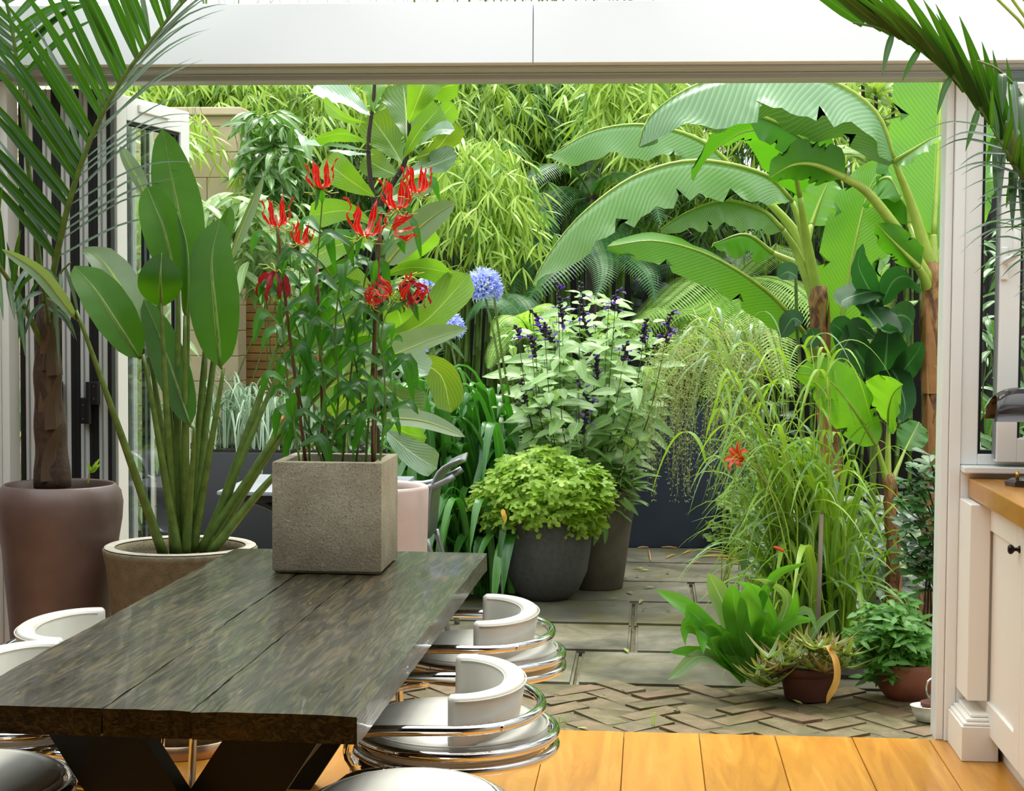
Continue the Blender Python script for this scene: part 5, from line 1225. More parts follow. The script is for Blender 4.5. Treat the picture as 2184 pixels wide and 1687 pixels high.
fern('low bright fern arching between the blue agapanthus and the salvia', 1140, 730, 10.8,
     [([(1110, 680, -.2), (1075, 680, -.3), (1045, 720, -.35)], 44, FERN), ([(1130, 670, -.2), (1160, 650, -.3), (1195, 680, -.35)], 44, FERN), ([(1100, 700, -.2), (1060, 740, -.3), (1040, 790, -.35)], 40, FERN), ([(1160, 690, -.2), (1200, 700, -.3), (1230, 740, -.35)], 40, FERN), ([(1130, 660, .1), (1100, 630, .2), (1060, 630, .2)], 40, FERND), ([(1090, 650, 0), (1030, 640, 0), (990, 690, 0)], 44, FERND), ([(1060, 640, .1), (1020, 600, .2), (970, 620, .2)], 44, FERND)], False, 'fern')
fern('small bright fern at the foot of the dark canna leaves', 1850, 700, 9.6,
     [([(1800, 690, -.1), (1750, 740, -.2), (1720, 810, -.2)], 44, FERN), ([(1830, 730, -.1), (1810, 790, -.2), (1780, 840, -.2)], 44, FERN), ([(1890, 690, -.1), (1930, 650, -.1), (1960, 640, -.1)], 40, FERN), ([(1830, 640, 0), (1800, 590, 0), (1760, 600, 0)], 44, FERN), ([(1870, 640, 0), (1880, 580, 0), (1900, 560, 0)], 44, FERN)], False, 'fern')

# ---------------------------------------------------------------- strap leaved clumps and grasses
def arch(T, b, az, reach, H, drop, hw, mat, name='leaf', nr=None, ns=10, fold=.3, prof=p_strap, nw=1):
    d = V((math.cos(az), math.sin(az), 0)); P = []
    for i in range(ns + 1):
        t = i / ns; P.append(b + d * reach * (t ** 1.35) + V((0, 0, H * (2 * t - t * t) - drop * t ** 3)))
    return MB().blade(P, hw, V((-d.x * .6, -d.y * .6, .8)), ns=ns, nw=nw, fold=fold, prof=prof, smooth=False).build(name, mat, T)
AGA = leafmat('agapanthus_leaf', (42, 98, 30), (84, 142, 54), (96, 150, 70), 0, mid=.05, trans=.22, rough=.28, rnd='obj', tcol=(90, 190, 20), spec=.55)
yA_ = 9.7; ab = V((at(1010, 1150, yA_).x, yA_, ZG))
AG = thing('agapanthus', 'clump of strap leaved agapanthus with round blue flower heads', 'plant', ab)
for k in range(150):
    bp = V((ab.x + U(-.26, .3), yA_ + U(-.35, .35), ZG + U(0, .2))); az = U(0, 2 * PI)
    if math.sin(az) > .3 and random.random() < .4: az = -az
    if math.cos(az) > .1 and math.sin(az) < .35: az = PI - az
    H = U(.8, 1.3); arch(AG, bp, az, U(.14, .48), H, U(.1, .95), U(.024, .036), AGA, ns=12)
for k in range(46):
    bp = V((ab.x + U(-.3, .3), yA_ - .3 + U(-.15, .1), ZG + U(0, .1))); az = U(-PI * .98, -PI * .52)
    arch(AG, bp, az, U(.2, .42), U(.45, .8), U(.3, .8), U(.022, .031), AGA, ns=12)
BLUE = leafmat('agapanthus_flower', (150, 168, 232), (214, 222, 250), (96, 112, 206), 0, mid=.10, trans=.3, rough=.5, rnd='obj', tcol=(150, 160, 255), mott=0)
def floret_template():
    mb = MB()
    for k in range(6):
        a = k * PI / 3; c, s = math.cos(a), math.sin(a)
        mb.blade([(0.02 * c, .0, .02 * s), (.08 * c, .45, .08 * s), (.2 * c, .8, .2 * s), (.42 * c, 1.0, .42 * s)], .11, V((-c, .5, -s)), ns=4, nw=1, fold=.2, prof=lambda t: .35 + .65 * math.sin(PI * t) ** .7)
    return mb.mesh('floret', BLUE)
FLO = floret_template()
def umbel(px, py, Yq, rpx, sx, sy, n=64, sq=1):
    c = at(px, py, Yq); r = rpx * Yq / FPX; f = link(bpy.data.objects.new('flower_head', None)); f.parent = AG; f.location = c - AG.location
    c0 = c - V((0, 0, r * .25)); sp = MB()
    for k in range(n):
        z = 1 - 1.55 * (k + .5) / n; a = k * 2.39996; rr = math.sqrt(max(0, 1 - z * z)); d = V((rr * math.cos(a), rr * math.sin(a), z)); L = r * U(.5, .66)
        o = link(bpy.data.objects.new('floret', FLO)); o.parent = f; M = mfrom(c0 + d * (r * U(.95, 1.15) - L), (d + V((0, 0, -.15))).normalized(), rdir(), L, L); M.translation = M.translation - c; o.matrix_basis = M
        sp.tube([c0, c0 + d * (r - L)], .0016, 4, cap=False)
    sp.build('flower_stalks', PETY, f, kind='stuff')
    stem(AG, 'flower_stem', [at(sx, sy, Yq), at((px + sx) / 2 + 4, (py + sy) / 2, Yq), c0], .007, .006, PET, px=False)
umbel(1030, 603, 9.5, 40, 1075, 860); umbel(955, 690, 9.9, 36, 985, 900, 50); umbel(878, 722, 10.1, 36, 905, 940, 44); umbel(915, 610, 10.4, 26, 930, 900, 34); umbel(730, 850, 10.2, 26, 740, 1000, 30); stem(AG, 'flower_stem', [at(1090, 860, 9.55), at(1068, 740, 9.5), at(1052, 620, 9.45)], .007, .006, PET, px=False)

STRG = leafmat('striped_grass', (104, 146, 104), (140, 176, 132), None, 0, trans=.25, rough=.4, rnd='obj', stripe=((214, 226, 206), 2.0), tcol=(170, 210, 150))
q0_ = at(545, 955, 10.9); TZ = at(500, 965, 10.6).z + .012
SG = thing('striped_grass', 'blue green striped grass in the black trough at the left', 'plant', (q0_.x, 10.9, TZ))
for k in range(190):
    bp = V((q0_.x + U(-.34, .42), 10.9 + U(-.22, .22), TZ)); az = U(0, 2 * PI)
    arch(SG, bp, az, U(.08, .36), U(.35, .62), U(.1, .75), U(.009, .014), STRG, 'blade', prof=p_grass)
ORNG = leafmat('orange_petal', (226, 70, 20), (238, 96, 30), None, 0, trans=.3, rough=.5, rnd='obj', tcol=(255, 90, 10), mott=0)
def smallflower(T, p, r, mat, n=5, up=V((0, -.6, .6))):
    f = MB(); u = up.orthogonal().normalized(); w = up.cross(u).normalized()
    for k in range(n):
        a = 2 * PI * k / n; d = u * math.cos(a) + w * math.sin(a); f.blade([p, p + d * r * .6 + up * r * .35, p + d * r], r * .33, up, ns=5, nw=1, fold=.2)
    return f.build('flower', mat, T)
for x, y in ((590, 888), (606, 892), (592, 898), (440, 892)):
    p = at(x, y, 10.45); smallflower(SG, p, .025, ORNG); MB().tube(spline([p, p + V((.02, .2, -.2)), V((q0_.x + .05, 10.8, TZ))], 8), .003, 5).build('flower_stem', PET, SG)

# big arching grass at the right
GRS = leafmat('arching_grass', (104, 154, 40), (160, 196, 72), (190, 210, 130), 0, mid=.07, trans=.38, rough=.34, rnd='obj', tcol=(190, 230, 30), mott=.1)
GRSB = leafmat('arching_grass_bluish', (104, 142, 92), (140, 172, 124), (190, 210, 160), 0, mid=.07, trans=.3, rough=.32, rnd='obj', mott=.1)
yG_ = 7.85; gb = V((at(1745, 1000, yG_).x, yG_, ZG)); s_ = yG_ / FPX
GR = thing('arching_grass', 'tall clump of broad arching green grass in front of the banana trunks', 'plant', gb)
for k in range(190):
    bp = gb + V((U(-.16, .16), U(-.16, .16), 0)); az = U(0, 2 * PI)
    if k % 3 == 0: az = PI + U(-.6, .5)
    H = U(.5, 1.25); arch(GR, bp + V((0, 0, 0)), az, U(.18, .62), H, U(.1, .5), U(.011, .028), GRS if k % 5 else GRSB, 'blade', prof=p_grass, ns=14)
# culms with side blades (left drift, x 1480..1700)
for k in range(30):
    bx = U(1640, 1800); tx = U(1500, 1790); ty = U(720, 1020); Yk = yG_ + U(-.25, .3)
    p0 = V((at(bx, 1000, Yk).x, Yk, ZG)); p1 = at(tx, ty, Yk - .1); P = spline([p0, p0.lerp(p1, .55) + V((.05, 0, .12)), p1], 12)
    MB().tube(P, [.005 - .003 * i / 12 for i in range(13)], 5).build('culm', PETY, GR)
    for j in (4, 6, 8, 10, 11, 12):
        az = PI + U(-1.3, 1.3) if random.random() < .75 else U(-1, 1); arch(GR, P[j], az, U(.16, .36), U(.06, .24), U(.12, .42), U(.009, .018), GRS if random.random() < .7 else GRSB, 'blade', prof=p_grass, ns=12)
STK = simple('grey_stake', (128, 112, 96), .7)
pS = at(1752, 1097, 7.5); tag(MB().tube([(pS.x - .01, 7.5, ZG), pS], [.010, .0095], 8).build('garden_stake', STK), 'thin grey brown stake standing upright in the tall grass', 'stake')
# hanging millet panicles
MIL = leafmat('millet_seed', (160, 172, 96), (196, 204, 136), None, 0, trans=.25, rough=.6, rnd='island', tcol=(210, 220, 120))
MG = thing('weeping_millet', 'weeping millet grass with beaded seed heads hanging over the dark planter', 'plant', (at(1600, 900, 9.6).x, 9.6, ZG))
seed = Leaf(MIL, p_lance, 2, 1, .4, .2, 0, .34, 'seed'); thr = MB(); Ms = []
for k in range(165):
    x0 = U(1400, 1640); y0 = U(690, 810) + max(0, (1480 - x0)) * .6; Yk = U(9.3, 9.9)
    far = random.random(); L = U(90, 230) if far < .75 else U(230, 340); x1 = x0 - U(0, 90); 
    if y0 + L > 1065: L = 1065 - y0
    P = spline([at(x0 + U(30, 110), y0 + U(10, 40), Yk + .1), at(x0, y0 - U(0, 30), Yk), at((x0 + x1) / 2 - 14, y0 + L * .4, Yk), at(x1 + U(-10, 10), y0 + L, Yk)], 34)
    thr.tube(P[::3], .0011, 3, cap=False)
    for i in range(5, 35):
        for _ in range(1 if i < 12 else 2):
            d = V((U(-1, 1), U(-1, 1), U(-1.2, .1))).normalized(); Ms.append(mfrom(P[i] + d * U(.002, .012), d, rdir(), U(.011, .018), U(.011, .016)))
thr.build('seed_threads', MIL, MG, kind='stuff'); fast(MG, seed, Ms, 'seeds')
for k in range(26):
    p0 = MG.location + V((U(-.15, .15), U(-.15, .15), 0)); p1 = at(U(1470, 1660), U(640, 760), 9.6); P = spline([p0, p0.lerp(p1, .6) + V((.1, 0, .1)), p1], 10)
    MB().tube(P, .0035, 5).build('culm', PETY, MG)
    for j in (5, 7, 9): arch(MG, P[j], U(PI * .6, PI * 1.5), U(.2, .4), U(.1, .25), U(.2, .5), .011, GRSB, 'blade', prof=p_grass)

# ---------------------------------------------------------------- salvia
SAL = leafmat('salvia_leaf', (104, 146, 76), (164, 194, 128), (196, 214, 166), 5, .9, .03, .1, .32, (180, 220, 90), .42, 'obj', .4, nb=.25, mott=.1)
SALD = simple('salvia_calyx', (34, 26, 44), .6); PURP = leafmat('salvia_flower', (86, 44, 140), (124, 72, 188), None, 0, trans=.25, rough=.5, rnd='island', tcol=(130, 80, 230), mott=0)
SSTEM = simple('salvia_stem', (66, 62, 48), .6)
ls = [Leaf(SAL, p_heart, 6, 2, .18, .2, .06, .33, 'salvia_leaf'), Leaf(SAL, p_heart, 6, 2, .3, .35, .04, .30, 'salvia_leaf')]
ySv = 10.1; sb_ = V((at(1225, 1100, ySv).x, ySv, ZG))
SV = thing('salvia', 'airy salvia with heart shaped pale leaves and violet flower spikes', 'plant', sb_); Ms = []
spikes = [(1190, 600, 1200, 690), (1238, 600, 1248, 700), (1315, 618, 1308, 660), (1135, 660, 1165, 720), (1102, 695, 1110, 720), (1130, 715, 1145, 760), (1272, 755, 1272, 815), (1232, 812, 1262, 870), (1250, 860, 1246, 925), (1112, 808, 1120, 860), (1168, 865, 1182, 920), (1380, 680, 1370, 730), (1432, 665, 1420, 730), (1336, 730, 1330, 770), (1160, 690, 1180, 730)]
sal_stems = [(s[0], s[1], True, s) for s in spikes] + [(U(1070, 1400), U(640, 900), False, None) for _ in range(34)] + [(U(1180, 1330), U(610, 700), False, None) for _ in range(10)]
pf = MB(); cal = MB()
for (x, y, fl, s) in sal_stems:
    Yk = ySv + (U(-.35, .35) if not fl else U(-.75, -.5)); p1 = at(x, y, Yk); p0 = sb_ + V((U(-.12, .12), U(-.12, .12), 0)); xm = at(1225 + (x - 1225) * .75, max(y + 130, 900), Yk)
    P = spline([p0, p0.lerp(xm, .6) + V((0, 0, .1)), xm, p1], 24)
    MB().tube(P, [.005 - .0034 * i / 24 for i in range(25)], 5).build('stem', SSTEM, SV)
    n0 = 9; 
    for j in range(n0, 25 if not fl else 21):
        if proj(P[j])[1] > 990: continue
        a = j * 1.57 + U(-.4, .4)
        for e in (0, PI):
            d = V((math.cos(a + e), math.sin(a + e) - .15, U(-.5, .4))).normalized(); Ln = U(34, 70) * Yk / FPX * (1 - .3 * (j > 21)); Ms.append(mfrom(P[j] + d * .015, d, V((U(-.5, .5), U(-1.1, 0), 1)), Ln, Ln))
    if fl:
        a_, b_ = at(s[2], s[3], Yk), at(s[0], s[1], Yk); cal.tube([a_, b_], [.004, .002], 5)
        nn = int(10 + (s[3] - s[1]) / 5)
        for j in range(nn):
            t = j / nn; p = a_.lerp(b_, t); d = V((U(-1, 1), U(-1, .2), U(-.1, .6))).normalized()
            cal.tube([p, p + d * .012, p + d * .022], [.005, .008, .005], 5)
            if random.random() < .45 - .2 * t: 
                q = p + d * .02; pf.blade([q, q + d * .02, q + d * .042 + V((0, 0, -.006))], .011, V((0, 0, 1)), ns=4, nw=1, fold=-.5); pf.blade([q, q + d * .022 - V((0, 0, .006)), q + d * .046 - V((0, 0, .02))], .012, V((0, 0, 1)), ns=4, nw=1, fold=.3)
leafy(SV, ls, Ms, 300); cal.build('flower_spikes', SALD, SV, kind='stuff'); pf.build('florets', PURP, SV, kind='stuff')

# ---------------------------------------------------------------- round grey pot with small lobed leaves
PAR = leafmat('lobed_leaf', (138, 180, 52), (186, 212, 92), None, 0, trans=.42, rough=.42, rnd='obj', tcol=(210, 240, 40), mott=.15)
GREYP = simple('dark_grey_terrazzo', (74, 74, 72), .5, var=.2, vs=40, bump=.15, bs=120)
def lobed():
    mb = MB()
    for cx, ang, L in ((0, 0, 1), (-.1, 1.0, .72), (.1, -1.0, .72)):
        d = V((-math.sin(ang), math.cos(ang), 0)); b = V((cx, .25, 0))
        k0 = len(mb.v); w = .26 * L; t_ = V((d.y, -d.x, 0))
        p = [b, b + d * .35 * L + t_ * w, b + d * .55 * L + t_ * w * .55, b + d * .8 * L + t_ * w * .85, b + d * 1.0 * L, b + d * .8 * L - t_ * w * .85, b + d * .55 * L - t_ * w * .55, b + d * .35 * L - t_ * w]
        c = b + d * .5 * L + V((0, 0, .05)); mb.add(p + [c], [(i, (i + 1) % 8, 8) for i in range(8)], [(.5 + .4 * q.x, q.y) for q in p + [c]])
    mb.add([(-.012, 0, 0), (.012, 0, 0), (.01, .3, .01), (-.01, .3, .01)], [(0, 1, 2, 3)])
    L = Leaf.__new__(Leaf); L.v = [V(p) for p in mb.v]; L.f = mb.f; L.uv = mb.uv; L.mat = PAR; L.me = mb.mesh('lobed_leaf', PAR, False); return L
def tri(L):
    f = []
    for a in L.f: f += [(a[0], a[i], a[i + 1]) for i in range(1, len(a) - 1)]
    L.f = f; return L
LOB = tri(lobed())
def pot_at(name, label, cx, ybase, rimpx, toppy, basepx, prof, mat, soil=.06, extra=.0):
    b = atz(cx, ybase, ZG); r = rimpx * b.y / FPX; c = V((b.x, b.y + r * .75, ZG)); k = c.y / FPX; zt = at(cx, toppy, c.y - r).z - ZG
    T = thing(name, label, 'plant', c); rr = rimpx * k
    pr_ = [(f * rr, h * zt) for f, h in prof]; pot(T, c, pr_, mat, rr - .035, zt - soil, .022); return T, c, zt
PA, c, zt = pot_at('potted_columbine', 'round dark grey pot overflowing with small bright lobed leaves', 1160, 1288, 98, 1118, 60, [(.45, 0), (.5, .01), (.72, .12), (.90, .35), (.98, .65), (1.0, .97), (1.0, 1)], GREYP)
Ms = []
poly = [(990, 1090), (1020, 1040), (1080, 975), (1160, 945), (1230, 970), (1290, 1010), (1300, 1080), (1270, 1130), (1180, 1135), (1100, 1125), (1040, 1140), (1000, 1120)]
cp = at(1150, 1060, c.y)
for k in range(950):
    x, y = sample(poly); u = (x - 1150) / 160; v = (y - 1045) / 95; dep = math.sqrt(max(.02, 1 - min(.98, u * u * .9 + v * v * .7)))
    p = at(x, y, c.y - .34 * dep * U(.7, 1.15) + U(-.02, .16)); n = V((u, -dep, -v * .9 + .7)); d = (V((u + U(-.6, .6), U(-.7, .2) - .2, -.35 + U(-.3, .3)))).normalized(); Ln = U(17, 29) * p.y / FPX; Ms.append(mfrom(p, d, n + rdir() * .35, Ln, Ln))
leafy(PA, LOB, Ms, 300)
for k in range(40):
    M = Ms[k * 20]; q = M.translation.copy(); b0 = c + V((U(-.1, .1), U(-.1, .1), zt - .06)); MB().tube(spline([b0, b0.lerp(q, .5) + V((0, 0, .08)), q], 6), .0018, 4).build('leaf_stalk', PETY, PA)
for (x, y) in ((1075, 1108), (1072, 1100)):
    leaf(PA, 'leaf', [(x, y - 14, c.y - .36), (x + 2, y, c.y - .38), (x + 2, y + 10, c.y - .38)], 7, leafmat('yellowed_leaf', (220, 170, 50), (230, 180, 60), None, 0, trans=.3, rnd='obj'), nrm=(0, 0, .3), prof=p_heart, ns=5, nw=1)
SAGE = leafmat('sage_leaf', (104, 148, 70), (146, 184, 104), (184, 206, 140), 8, .9, .05, .14, .3, (180, 220, 70), .45, 'obj', nb=.25, mott=.1)
TAUP = simple('taupe_clay', (92, 84, 70), .7, var=.25, vs=9)
SP, c2, zt2_ = pot_at('potted_sage', 'tall taupe pot of narrow leaved sage just behind the round grey pot', 1272, 1262, 84, 1050, 60, [(.62, 0), (.65, .01), (.78, .4), (.95, .9), (1.0, .97), (1.0, 1)], TAUP)
lsg = [Leaf(SAGE, p_lance, 7, 2, .25, .4, .03, .19, 'sage_leaf'), Leaf(SAGE, p_lance, 7, 2, .2, .15, .02, .2, 'sage_leaf')]; Ms = []
for k in range(30):
    x, y = sample([(1160, 1010), (1220, 960), (1330, 960), (1372, 1010), (1365, 1090), (1300, 1120), (1240, 1080)]); tp_ = at(x, y, c2.y + U(-.2, .05)); b0 = c2 + V((U(-.08, .08), U(-.08, .08), zt2_ - .06))
    P = spline([b0, b0.lerp(tp_, .6) + V((0, 0, .12)), tp_], 8); MB().tube(P, .0032, 5).build('stem', PET, SP)
    for j in range(2, 9):
        a = j * 1.57 + k
        for e in (0, PI):
            d = V((math.cos(a + e), math.sin(a + e) - .1, U(-.1, .5))).normalized(); Ln = U(40, 74) * tp_.y / FPX * (1 - .25 * (j > 6)); Ms.append(mfrom(P[j], d, V((0, -.3, 1)), Ln, Ln))
leafy(SP, lsg, Ms, 300)
for pts in ([(1330, 1060), (1345, 1080), (1362, 1100)], [(1280, 1120), (1275, 1140), (1265, 1165)], [(1290, 1110), (1292, 1140), (1290, 1162)], [(1262, 1110), (1256, 1140), (1250, 1160)]):
    leaf(SP, 'leaf', [(x, y, c2.y - .3) for x, y in pts], 9, SAGE, nrm=(0, 0, .3), prof=p_lance, ns=7)
# ================================================================ plants and pots by the right jamb, small things
EUC = leafmat('strap_rosette_leaf', (66, 134, 34), (104, 168, 56), (130, 180, 80), 0, mid=.05, trans=.34, rough=.30, rnd='obj', tcol=(140, 220, 30), spec=.55, mott=.15)
eb = V((at(1580, 1000, 7.25).x, 7.25, ZG)); EU = thing('strap_leaved_rosette', 'rosette of broad glossy strap leaves leaning over the flagstones', 'plant', eb)
for k, (pts, hw, nr, m) in enumerate((
    ([(1590, 1440), (1560, 1330), (1530, 1260), (1510, 1222)], 24, (0, 0, .4), GRSB), ([(1592, 1440), (1580, 1360), (1568, 1300), (1562, 1245)], 28, (-.1, 0, .1), EUC), ([(1600, 1440), (1600, 1360), (1598, 1300), (1596, 1240)], 27, (.1, 0, .1), EUC),
    ([(1585, 1440), (1530, 1360), (1470, 1300), (1400, 1258)], 20, (0, 0, .8), EUC), ([(1590, 1440), (1540, 1370), (1500, 1330), (1468, 1300), (1462, 1330)], 20, (0, 0, .8), EUC), ([(1590, 1445), (1530, 1380), (1480, 1335), (1455, 1340), (1462, 1380)], 20, (0, 0, .8), EUC),
    ([(1592, 1445), (1550, 1390), (1510, 1350), (1490, 1345), (1500, 1395)], 22, (0, 0, .7), EUC), ([(1592, 1448), (1560, 1385), (1520, 1345), (1495, 1335)], 20, (0, 0, .5), EUC), ([(1600, 1445), (1618, 1380), (1632, 1330), (1640, 1305)], 22, (.1, 0, .1), EUC),
    ([(1590, 1450), (1540, 1415), (1490, 1400), (1450, 1430), (1424, 1450)], 15, (0, 0, .9), GRSB), ([(1588, 1448), (1520, 1400), (1470, 1390), (1428, 1392)], 13, (0, 0, .9), EUC), ([(1600, 1450), (1640, 1370), (1690, 1325), (1740, 1322)], 13, (0, 0, .7), EUC),
    ([(1602, 1445), (1650, 1380), (1690, 1310), (1700, 1260)], 12, (.3, 0, .4), EUC), ([(1600, 1440), (1650, 1340), (1620, 1260), (1570, 1240)], 12, (.2, 0, .6), EUC), ([(1600, 1440), (1680, 1290), (1640, 1240), (1600, 1235)], 11, (.2, 0, .6), GRSB),
    ([(1590, 1448), (1550, 1400), (1530, 1370), (1515, 1360)], 20, (0, 0, .3), EUC), ([(1594, 1448), (1570, 1400), (1552, 1365), (1545, 1345)], 22, (0, 0, .2), EUC), ([(1604, 1448), (1625, 1400), (1640, 1370), (1660, 1360)], 20, (0, 0, .3), EUC),
    ([(1604, 1448), (1700, 1400), (1750, 1330), (1790, 1300)], 11, (0, 0, .8), GRSB), ([(1598, 1440), (1610, 1330), (1650, 1230), (1720, 1200)], 11, (0, 0, .7), EUC), ([(1604, 1446), (1660, 1350), (1720, 1300), (1745, 1350)], 10, (0, 0, .7), GRSB))):
    y0_ = 7.25; leaf(EU, 'leaf', [(x, y, y0_ - .06 * i + U(-.02, .02)) for i, (x, y) in enumerate(pts)], hw, m, nr, fold=.3, prof=p_strap, wave=.05, ns=16, nw=2)

TERRA = simple('terracotta', (124, 70, 46), .75, var=.22, vs=9, bump=.15, bs=60)
TERRD = simple('dark_terracotta', (84, 44, 30), .8, var=.25, vs=9)
def tpot(name, label, cx, ybase, ytop, rpx, prof, mat, cat='plant'):
    b = atz(cx, ybase, ZG); r = rpx * b.y / FPX; c = V((b.x, b.y + r * .8, ZG)); zt = at(cx, ytop, c.y - r).z - ZG; r = rpx * c.y / FPX
    T = thing(name, label, cat, c); pot(T, c, [(f * r, h * zt) for f, h in prof], mat, r * .84, zt * .86, .016, n=40); return T, c, zt, r
# spiky succulents
AL, c, zt, r = tpot('potted_aloe', 'tangle of spiky small aloes in a terracotta pot between rosette and mint', 1725, 1500, 1432, 62, [(.72, 0), (.75, .02), (.9, .7), (.93, .78), (1.0, .8), (1.0, 1)], TERRD)
ALO = leafmat('aloe_leaf', (84, 116, 48), (132, 150, 70), None, 0, trans=.2, rough=.45, rnd='obj', tip=((176, 110, 70), .45, 1.2), edge=((170, 180, 120), .08), mott=.3)
ALB = leafmat('aloe_leaf_reddened', (150, 112, 78), (172, 130, 92), None, 0, trans=.15, rough=.5, rnd='obj', mott=.3)
for k in range(34):
    x, y = sample([(1620, 1400), (1700, 1375), (1800, 1385), (1815, 1430), (1760, 1440), (1690, 1440), (1660, 1485), (1610, 1470)]); p = at(x, y, c.y - .12 + U(-.08, .16)); n = random.randint(6, 9)
    if p.z < .03: p.z = .03
    for j in range(n):
        a = j * 2.4 + k; e = U(.15, .9); d = V((math.cos(a), math.sin(a), e)).normalized(); L = U(.07, .15)
        MB().blade([p, p + d * L * .5 + V((0, 0, -.004)), p + d * L + V((0, 0, .012))], L * .13, V((-d.x, -d.y, 1)), ns=6, nw=1, fold=.5, prof=lambda t: max(.02, (1 - t) ** .7)).build('leaf', ALO if k % 5 else ALB, AL)
DRY = leafmat('dry_strap', (206, 150, 66), (222, 168, 84), None, 0, trans=.2, rough=.6, rnd='obj', mott=.2)
leaf(AL, 'dry_leaf', [(1765, 1378, c.y - .2), (1782, 1410, c.y - .24), (1784, 1450, c.y - .25), (1768, 1485, c.y - .25), (1763, 1502, c.y - .24)], 8, DRY, (.3, 0, .2), prof=p_strap, fold=.4)
# mint bush
MN, c, zt, r = tpot('potted_mint', 'bushy mint spilling over a round terracotta pot beside the right jamb', 1940, 1502, 1425, 66, [(.55, 0), (.62, .02), (.88, .3), (.98, .62), (1.0, .85), (.97, 1)], TERRA)
MNT = leafmat('mint_leaf', (70, 130, 44), (126, 178, 80), (150, 190, 120), 6, 1.0, .035, .12, .3, (150, 220, 60), .38, 'obj', nb=.35, mott=.15)
lm = [Leaf(MNT, p_heart, 5, 1, .25, .25, .05, .30, 'mint_leaf'), Leaf(MNT, p_oblong, 5, 1, .2, .1, .05, .28, 'mint_leaf')]; Ms = []
for k in range(150):
    x, y = sample([(1802, 1330), (1840, 1275), (1920, 1255), (1990, 1310), (1995, 1420), (1960, 1470), (1900, 1450), (1850, 1455), (1812, 1420)]); u = (x - 1900) / 100; v = (y - 1360) / 100
    p1 = at(x, y, c.y - .18 * math.sqrt(max(.05, 1 - min(.95, u * u + v * v))) + U(-.03, .14)); b0 = c + V((U(-.06, .06), U(-.06, .06), zt * .86)); P = spline([b0, b0.lerp(p1, .55) + V((0, 0, .05)), p1], 6)
    MB().tube(P, .0018, 4).build('stem', PETY, MN)
    for j in (2, 3, 4, 5, 6):
        for e in (0, PI):
            a = j * 1.57 + e + k; d = V((math.cos(a), math.sin(a) - .2, U(-.5, .5))).normalized(); Ln = U(26, 44) * c.y / FPX * (1 if j < 6 else .75); Ms.append(mfrom(P[j], d, V((U(-.5, .5), U(-1, 0), 1)), Ln, Ln))
leafy(MN, lm, Ms, 300)
# glossy shrub leaning in beside the jamb
CRS = leafmat('glossy_shrub_leaf', (34, 76, 26), (64, 112, 44), (110, 150, 90), 0, mid=.05, trans=.2, rough=.40, rnd='obj', tcol=(80, 170, 30), spec=.4)
lcr = [Leaf(CRS, lambda t: p_fiddle(t), 6, 1, .2, .1, .02, .27, 'shrub_leaf')]; Ms = []
cb = V((at(1985, 1000, 7.5).x, 7.5, ZG)); CR = thing('glossy_shrub', 'dark glossy shrub with rounded leaves tight against the door jamb', 'plant', cb)
for k, (x, y) in enumerate([(1985, 985), (1960, 1000), (1990, 1030), (1965, 1050), (1940, 1075), (1985, 1080), (1950, 1110), (1930, 1125), (1975, 1125), (1960, 1160), (1935, 1180), (1985, 1170), (1950, 1205), (1975, 1220), (1990, 1245), (2000, 1010), (2005, 1100), (2000, 1200), (1940, 1030), (1970, 1190), (1990, 1140)]):
    p = at(x, y, 7.4 + U(-.12, .12)); b0 = cb + V((U(-.04, .04), U(-.04, .04), 0)); MB().tube(spline([b0, b0.lerp(p, .6) + V((.06, 0, .1)), p], 8), .004, 5).build('stem', FSTEM, CR)
    for j in range(13):
        a = j * 2.4; d = V((math.cos(a), math.sin(a) - .25, U(-.3, .8))).normalized(); Ln = U(28, 42) * 7.4 / FPX; Ms.append(mfrom(p + V((0, 0, U(-.04, .03))), d, V((0, -.4, 1)), Ln, Ln))
leafy(CR, lcr, Ms, 300)
# shallow white tray with a little terracotta pot, steel jug behind
wb = atz(1985, 1545, ZG); tx, ty = wb.x + .015, wb.y + .06
ENAM = simple('white_enamel', (214, 214, 204), .3, var=.1, vs=20)
TY = tag(MB().lathe([(.048, 0), (.052, .002), (.066, .035), (.072, .058), (.076, .060), (.072, .062), (.064, .036), (.05, .008), (.001, .006)], (tx, ty, ZG), 28, True, False, 1.15, .8).build('enamel_dish', ENAM), 'shallow white enamel dish on the bricks against the right jamb', 'dish')
TPm = MB().lathe([(.030, 0), (.032, .002), (.040, .05), (.045, .052), (.046, .066), (.042, .066), (.036, .03), (.001, .028)], (tx, ty, ZG + .0085), 24, True)
tag(TPm.build('flower_pot', TERRD), 'small dark terracotta pot standing in the white enamel dish', 'pot')
jx, jy = at(1996, 1470, wb.y + .22).x, wb.y + .22
JG = thing('steel_jug', 'steel jug half hidden behind the jamb beside the white dish', 'jug', (jx + .035, jy, ZG))
MB().lathe([(.045, 0), (.05, .004), (.052, .05), (.04, .12), (.036, .15), (.04, .16), (.036, .16), (.03, .12), (.001, .1)], (jx + .035, jy, ZG), 28).build('body', CHROME, JG)
MB().tube(spline([(jx - .004, jy - .01, ZG + .14), (jx - .035, jy - .02, ZG + .125), (jx - .04, jy - .02, ZG + .08), (jx - .016, jy - .012, ZG + .04)], 14), .005, 8).build('handle', CHROME, JG)
